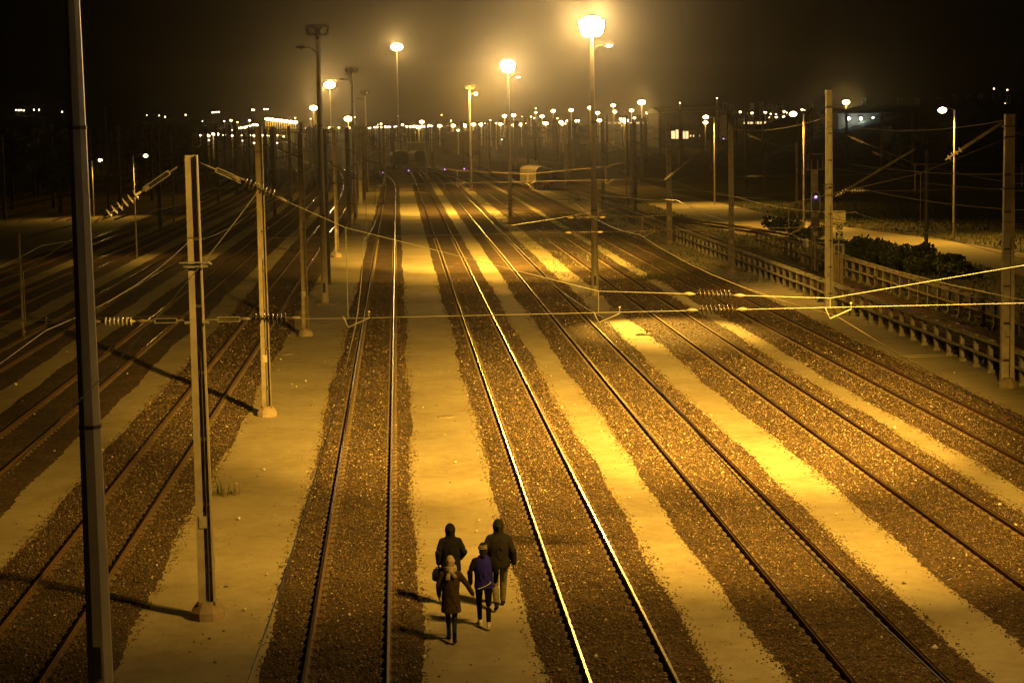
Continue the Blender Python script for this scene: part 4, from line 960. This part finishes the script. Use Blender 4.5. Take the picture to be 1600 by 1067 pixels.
# portal beams far left
for i, (xa, xb, Y) in enumerate([(412, 545, 430), (330, 430, 470), (470, 560, 520), (560, 700, 640), (430, 520, 350)]):
    p = at(xa, yh(xa) + 9.5 / Y * 0 + 12, Y); q = at(xb, yh(xb) + 12, Y); root = empty('overhead_gantry', (p.x, Y, 0)); w = q.x - p.x; tag(root, ['widest thin gantry across the far left yard', 'leftmost thin gantry across the far left yard', 'thin gantry behind the first unlit mast', 'thin gantry below the middle horizon lamps', 'nearest thin gantry of the far left yard'][i], 'gantry', 'thin gantries over the far tracks')
    mb = MB(); mb.box(0, w, -.12, .12, 8.6, 8.75); mb.box(0, w, -.1, .1, 9.2, 9.3)
    for k in range(int(w / 1.4)): mb.tube([(k * 1.4, 0, 8.7), (k * 1.4 + .7, 0, 9.25), (k * 1.4 + 1.4, 0, 8.7)], .03, 4)
    mb.build('beam', 'mastdark', root)
    for x in (0, w): mb = MB(); mb.box(x - .15, x + .15, -.15, .15, 0, 9.4); mb.build('leg', 'mast', root)

# ------------------------------------------------------------------ people
def cloth(name, c, c2=None, r=.95): return mat(name, c, r, spec=.12, noise=(14, c2 or tuple(v * .7 for v in c), .35, .65), bump=(45, .25))
M['skin'] = mat('skin', (.45, .28, .19), .55); M['c_black'] = cloth('black_fabric', (.009, .008, .0075)); M['c_dark'] = cloth('dark_grey_fabric', (.019, .0165, .015))
M['c_brown'] = cloth('brown_wool', (.085, .055, .026), (.06, .04, .018)); M['c_blue'] = cloth('violet_blue_fabric', (.03, .022, .33)); M['c_denim'] = cloth('grey_trousers', (.16, .14, .105))
M['c_navy'] = cloth('dark_teal_jeans', (.03, .038, .035)); M['c_beige'] = cloth('beige_knit', (.62, .5, .33), (.45, .35, .22)); M['c_white'] = cloth('white_leather', (.7, .66, .55), (.6, .55, .45), .5); M['hair'] = cloth('blond_hair', (.45, .33, .17))
def remesh(o, vox=.014, sm=4):
    m_ = o.modifiers.new('r', 'REMESH'); m_.mode = 'VOXEL'; m_.voxel_size = vox; m_.use_smooth_shade = True
    s = o.modifiers.new('s', 'SMOOTH'); s.iterations = sm; s.factor = .5; return o
def limb(mb, pts, rs, n=12):
    # resampled tapered tube through the joints
    P = [Vector(p) for p in pts]; out = []; ro = []
    for i in range(len(P) - 1):
        for j in range(4):
            t = j / 4; out.append(P[i].lerp(P[i + 1], t)); ro.append(rs[i] + (rs[i + 1] - rs[i]) * t)
    out.append(P[-1]); ro.append(rs[-1]); mb.tube(out, ro, n)
    for p, r in zip(P, rs): mb.sphere(p, r * .99, 10, 7)
X_, Y_ = (1, 0, 0), (0, 1, 0)
def hand(mb, wr, d, side):
    """palm, four unequal curled fingers and a thumb leaving the side of the palm"""
    wr = Vector(wr); d = Vector(d).normalized(); s = Vector((0, 1, 0)) - d * d.dot(Vector((0, 1, 0))); s.normalize(); nrm = d.cross(s) * side
    mb.loft([(wr, .024, .018, s, nrm), (wr + d * .03, .034, .017, s, nrm), (wr + d * .085, .04, .015, s, nrm)], 10)
    for i, ln in enumerate((.062, .072, .067, .052)):
        b0_ = wr + d * .08 + s * (.03 - .02 * i); b1 = b0_ + d * ln * .45 - nrm * .006; b2 = b1 + (d * .75 - nrm * .6).normalized() * ln * .32; b3 = b2 + (d * .4 - nrm * .85).normalized() * ln * .26
        mb.tube([b0_, b1, b2, b3], [.0095, .009, .0085, .007], 7)
    t0 = wr + d * .03 + s * .03; mb.tube([t0, t0 + (d * .5 + s * .8).normalized() * .035, t0 + (d * .9 + s * .35 - nrm * .3).normalized() * .065], [.012, .0105, .008], 7)
def person(loc, rz, H, name_label, P):
    """P: pose and outfit"""
    k = H / 1.75; root = empty('person', loc, rz); root.scale = (k, k, k); tag(root, name_label, 'person', 'four people walking away along the sand')
    lean = P.get('lean', .03)
    hz = .93; J = {}
    for s, nm in ((-1, 'L'), (1, 'R')):
        f = P[nm]  # knee offset y, ankle y, ankle z, elbow (x,y,z), wrist(x,y,z)
        hw = P.get('hipw', .095); J['hip' + nm] = Vector((s * hw, 0, hz)); J['kn' + nm] = Vector((s * hw * .95, f['kn'][0], f['kn'][1])); J['an' + nm] = Vector((s * hw * .8, f['an'][0], f['an'][1]))
        J['sh' + nm] = Vector((s * .165, lean, 1.405)); J['el' + nm] = Vector(f['el']); J['wr' + nm] = Vector(f['wr'])
    # body: one continuous surface
    b = MB()
    b.loft([((0, 0, .84), .15, .11, X_, Y_), ((0, 0, .93), .17, .125, X_, Y_), ((0, lean * .3, 1.08), .145, .105, X_, Y_), ((0, lean * .6, 1.25), .165, .115, X_, Y_), ((0, lean, 1.40), .18, .11, X_, Y_), ((0, lean, 1.47), .12, .085, X_, Y_), ((0, lean, 1.50), .06, .06, X_, Y_)], 16)
    hd = Vector(P.get('head', (0, .04, 0))); hc = Vector((0, lean, 1.64)) + hd * .5
    b.tube([(0, lean, 1.44), (0, lean + .01, 1.52), hc - Vector((0, 0, .06))], [.062, .056, .056], 12)
    b.sphere(hc, .1, 16, 12, sx=.78, sy=.98, sz=1.18); b.sphere(hc + Vector((0, .045, -.06)), .06, 12, 8, sx=.85, sz=.9)
    b.tube([hc + Vector((0, .09, .005)), hc + Vector((0, .118, -.028)), hc + Vector((0, .095, -.04))], [.009, .014, .008], 8)   # nose
    for s in (-1, 1): b.sphere(hc + Vector((s * .078, 0, -.01)), .026, 8, 6, sx=.4, sy=.7, sz=1.2)       # ears
    for nm in 'LR':
        s = -1 if nm == 'L' else 1
        limb(b, [J['hip' + nm], J['kn' + nm], J['an' + nm]], [.082, .052, .036]); limb(b, [J['sh' + nm], J['el' + nm], J['wr' + nm]], [.05, .038, .026])
        hand(b, J['wr' + nm], (J['wr' + nm] - J['el' + nm]).normalized() * .6 + Vector((0, .1, -.5)), s)
    bo = b.build('body', 'skin', root, True); remesh(bo, .0085, 2)
    e = MB()
    for s in (-1, 1): e.sphere(hc + Vector((s * .031, .083, .012)), .012, 8, 6)
    e.build('eyes', 'c_white', root); e = MB(); e.sphere(hc + Vector((0, .096, -.072)), .02, 8, 5, sy=.35, sz=.3); e.build('mouth', 'bufferbeam', root)
    # trousers
    t = MB(); tw_ = P.get('tw', 1.0); t.loft([((0, 0, .82), .155, .12, X_, Y_), ((0, 0, .94), .178, .135, X_, Y_), ((0, 0, 1.04), .16, .12, X_, Y_)], 16)
    for nm in 'LR': 
        an = J['an' + nm]; kn = J['kn' + nm]; limb(t, [J['hip' + nm] - Vector((0, 0, .03)), kn, kn.lerp(an, .93)], [.096, .066 * tw_, .052 * tw_])
    remesh(t.build('trousers', P['trousers'], root, True), .013, 4)
    # shoes
    for nm in 'LR':
        s = -1 if nm == 'L' else 1; an = J['an' + nm]; fl = P[nm].get('pitch', 0); d = Vector((s * .12, math.cos(fl), math.sin(fl))).normalized(); u = Vector((0, 0, 1)) - d * d.z; u.normalize(); sd_ = d.cross(u)
        m_ = MB(); a0 = an + Vector((0, 0, -.05))
        m_.loft([(a0 - d * .075 - u * .005, .028, .03, sd_, u), (a0 - d * .05, .037, .045, sd_, u), (a0 + d * .04 - u * .008, .042, .042, sd_, u), (a0 + d * .12 - u * .02, .045, .026, sd_, u), (a0 + d * .175 - u * .027, .034, .016, sd_, u)], 12)
        m_.tube([a0, an + Vector((0, 0, .05 + P.get('boot', 0)))], [.044, .046], 10)
        so = remesh(m_.build('shoe', P['shoe'], root, True), .01, 2)
        if P.get('sole'): q = MB(); q.loft([(a0 - d * .08 - u * .048, .034, .012, sd_, u), (a0 + d * .15 - u * .044, .042, .010, sd_, u)], 10); q.build('sole', P['sole'], so)
    # jacket: torso and sleeves in one surface
    jz = P.get('hem', .80); jb = P.get('bulk', 1.0); fl_ = P.get('flare', 1.0)
    j = MB()
    j.loft([((0, 0, jz), .195 * jb * fl_, .155 * jb * fl_, X_, Y_), ((0, 0, (jz + 1.05) / 2), .19 * jb * (1 + fl_) / 2, .15 * jb, X_, Y_), ((0, lean * .3, 1.07), .18 * jb, .145 * jb, X_, Y_), ((0, lean * .6, 1.25), .20 * jb, .15 * jb, X_, Y_), ((0, lean, 1.37), .20 * jb, .14 * jb, X_, Y_), ((0, lean, 1.44), .175 * jb, .12 * jb, X_, Y_), ((0, lean, 1.49), .12 * jb, .10 * jb, X_, Y_), ((0, lean, 1.53), .08, .08, X_, Y_)], 18)
    sleeves = MB() if P.get('sleeve') else j
    for nm in 'LR': limb(sleeves, [J['sh' + nm], J['el' + nm], J['el' + nm].lerp(J['wr' + nm], .95)], [.074 * jb, .06 * jb, .048 * jb])
    # folds running over the back
    rg = random.Random(int(H * 1000))
    for i in range(7):
        x = rg.uniform(-.13, .13); z = rg.uniform(jz + .08, 1.2); j.tube([(x, -.14 * jb, z), (x + rg.uniform(-.05, .05), -.152 * jb, z + .06), (x + rg.uniform(-.09, .09), -.14 * jb, z + .14)], [.006, .012, .006], 6)
    remesh(j.build('jacket', P['jacket'], root, True), .012, 11)
    if sleeves is not j: 
        sleeves.loft([((0, lean, 1.40), .20 * jb, .12, X_, Y_), ((0, lean, 1.475), .155, .105, X_, Y_)], 16); remesh(sleeves.build('sleeves', P['sleeve'], root, True), .012, 4)
    if P.get('hood'):
        h_ = MB(); h_.sphere(hc + Vector((0, -.02, .01)), .128, 16, 12, sx=.88, sy=1.0, sz=1.16); h_.loft([((0, lean - .02, 1.46), .12, .10, X_, Y_), ((0, lean - .015, 1.54), .10, .10, X_, Y_), (hc + Vector((0, -.01, -.04)), .105, .11, X_, Y_)], 14)
        h_.tube([hc + Vector((0, -.10, .09)), hc + Vector((0, -.14, .03)), hc + Vector((0, -.12, -.08))], [.04, .04, .03], 8)
        remesh(h_.build('hood', P['hood'], root, True), .012, 3)
        # drawn-up rim round the face
    if P.get('beanie'):
        h_ = MB(); h_.sphere(hc + Vector((0, -.012, .03)), .108, 18, 12, sx=.86, sy=1.0, sz=1.16); h_.tube([hc + Vector((0, -.01, .02)), hc + Vector((0, -.012, .055))], [.103, .1], 18)
        remesh(h_.build('beanie', P['beanie'], root, True), .01, 1)
        for i in range(3):
            st = MB(); z = .035 + .03 * i; n = 28
            if P.get('stripe'):
                pts = [hc + Vector((.093 * math.cos(2 * math.pi * q / n) * (1 - i * .07), -.012 + .109 * math.sin(2 * math.pi * q / n) * (1 - i * .07), z)) for q in range(n + 1)]
                st.tube(pts, .0065, 5, cap=False); st.build('stripe', P['stripe'], root)
    if P.get('scarf'):
        h_ = MB(); pts = [Vector((.10 * math.cos(2 * math.pi * q / 20), lean + .10 * math.sin(2 * math.pi * q / 20), 1.50 + .015 * math.sin(q))) for q in range(21)]
        h_.tube(pts, .042, 8); pts2 = [p + Vector((0, 0, .045)) for p in pts]; h_.tube(pts2, .036, 8)
        h_.sphere((.0, -.13, 1.49), .055, 10, 8); h_.loft([((-.03, -.15, 1.48), .03, .02, X_, Y_), ((-.05, -.165, 1.40), .05, .018, X_, Y_), ((-.055, -.165, 1.32), .055, .012, X_, Y_)], 10)
        h_.loft([((.04, -.15, 1.48), .03, .02, X_, Y_), ((.07, -.16, 1.42), .05, .018, X_, Y_), ((.095, -.16, 1.37), .04, .012, X_, Y_)], 10)
        remesh(h_.build('scarf', P['scarf'], root, True), .01, 2)
    if P.get('hair'):
        h_ = MB(); h_.sphere(hc + Vector((0, -.045, -.045)), .085, 12, 8, sz=1.0, sx=1.0); h_.tube([hc + Vector((0, -.07, -.05)), (0, -.09, 1.5)], [.05, .035], 8); remesh(h_.build('hair', P['hair'], root, True), .01, 2)
    return root, J, k
def leg(kn, an, el, wr, pitch=0): return {'kn': kn, 'an': an, 'el': el, 'wr': wr, 'pitch': pitch}
FWD = R(3.2)
f_front = ((.20, .53), (.27, .10)); f_back = ((-.04, .50), (-.33, .17))
pp = gp(706, 948)
per1, J1, k1 = person(pp, FWD, 1.72, 'person in a black hoodie with the hood up, back left of the four walkers', {
    'L': leg(*f_front, (-.27, -.05, 1.18), (-.26, .06, .93)), 'R': leg(*f_back, (.29, -.06, 1.19), (.20, .10, 1.02), -.5), 'trousers': 'c_black', 'shoe': 'c_black', 'jacket': 'c_black', 'hood': 'c_black', 'bulk': 1.12, 'hem': .78, 'lean': .05})
pp = gp(781, 950)
per2, J2, k2 = person(pp, FWD, 1.83, 'tall person in a dark hooded jacket and grey trousers, back right of the four', {
    'L': leg(*f_back, (-.29, -.03, 1.18), (-.28, .10, .95), -.45), 'R': leg(*f_front, (.28, -.08, 1.17), (.30, .02, .90)), 'trousers': 'c_denim', 'shoe': 'c_dark', 'jacket': 'c_dark', 'hood': 'c_dark', 'bulk': 1.16, 'hem': .84, 'tw': 1.15, 'lean': .03})
pp = gp(706, 1002)
per3, J3, k3 = person(pp, R(2), 1.66, 'person in a long brown coat, pale knitted hat and knotted beige scarf', {
    'hipw': .07, 'L': leg((.10, .52), (.20, .10), (-.25, .0, 1.18), (-.24, .10, .94)), 'R': leg((.0, .49), (-.26, .14), (.33, -.02, 1.2), (.45, .03, .97), -.25), 'trousers': 'c_navy', 'shoe': 'c_black', 'boot': .07, 'jacket': 'c_brown', 'beanie': 'c_beige', 'scarf': 'c_beige', 'hair': 'hair', 'hem': .62, 'flare': 1.1, 'bulk': .98, 'tw': .82, 'lean': .02})
pp = gp(757, 980)
per4, J4, k4 = person(pp, R(4), 1.68, 'person in a violet-blue top with black sleeves, striped cap and white shoes', {
    'L': leg(*f_front, (-.28, -.04, 1.19), (-.27, .05, .93)), 'R': leg((-.02, .50), (-.24, .13), (.27, -.04, 1.17), (.25, .10, .94), -.35), 'trousers': 'c_black', 'shoe': 'c_white', 'sole': 'c_white', 'jacket': 'c_blue', 'sleeve': 'c_black', 'beanie': 'c_dark', 'stripe': 'c_beige', 'hem': .84, 'bulk': 1.03, 'tw': .95, 'lean': .03, 'hair': 'c_dark'})
mb = MB(); mb.tube([(-.13, -.165, .86), (-.05, -.178, .885), (.05, -.178, .925), (.12, -.165, .97)], .009, 6); mb.sphere((.13, -.165, .985), .018, 8, 6); mb.build('drawstring', 'c_white', per4)
# small bag hanging from the hand of the walker in the black hoodie
w_ = per1.matrix_basis @ (J1['wrL'] * 1.0); Rz = Matrix.Rotation(FWD, 4, 'Z'); w_ = per1.location + (Rz @ (J1['wrL'] * k1))
bag = empty('hand_bag', (w_.x - .01, w_.y + .02, w_.z - .07), FWD); tag(bag, 'small rounded black bag hanging from the left hand of the walker in the black hoodie', 'bag')
mb = MB(); mb.loft([((0, 0, -.30), .09, .05, X_, Y_), ((0, 0, -.27), .13, .075, X_, Y_), ((0, 0, -.14), .13, .075, X_, Y_), ((0, 0, -.05), .10, .05, X_, Y_), ((0, 0, -.03), .05, .03, X_, Y_)], 14); mb.build('bag_body', 'c_black', bag, True)
mb = MB(); mb.tube([(-.06, 0, -.06), (-.04, 0, -.01), (0, 0, .0), (.04, 0, -.01), (.06, 0, -.06)], .01, 6); mb.build('handle', 'c_black', bag)

# ------------------------------------------------------------------ haze and night sky
hz = MB(); hz.box(-620, 620, -25, 1420, -1.2, 52); h = hz.build('haze', 'stone'); tag(h, kind='stuff')
h.data.materials.clear(); vm = bpy.data.materials.new('haze'); vm.use_nodes = True; nt = vm.node_tree
nt.nodes.remove(nt.nodes['Principled BSDF']); pv = nt.nodes.new('ShaderNodeVolumePrincipled'); pv.inputs['Density'].default_value = .00009; pv.inputs['Anisotropy'].default_value = .962
pv.inputs['Color'].default_value = (.92, .86, .78, 1); nt.links.new(pv.outputs[0], nt.nodes['Material Output'].inputs['Volume']); h.data.materials.append(vm)
w = bpy.data.worlds.new('World'); sc.world = w; w.use_nodes = True; nt = w.node_tree; bg = nt.nodes['Background']
sk = nt.nodes.new('ShaderNodeTexSky'); sk.sky_type = 'NISHITA'; sk.sun_disc = False; sk.sun_elevation = R(-8); sk.sun_rotation = R(150)
nt.links.new(sk.outputs[0], bg.inputs['Color']); bg.inputs['Strength'].default_value = .002
sc.view_settings.view_transform = 'Standard'; sc.view_settings.look = 'None'; sc.view_settings.exposure = -.2; sc.view_settings.gamma = 1
c = sc.cycles; c.use_denoising = True; c.max_bounces = 4; c.diffuse_bounces = 2; c.glossy_bounces = 3; c.volume_bounces = 0; c.transmission_bounces = 0
c.sample_clamp_indirect = 3; c.use_light_tree = True; c.use_adaptive_sampling = False
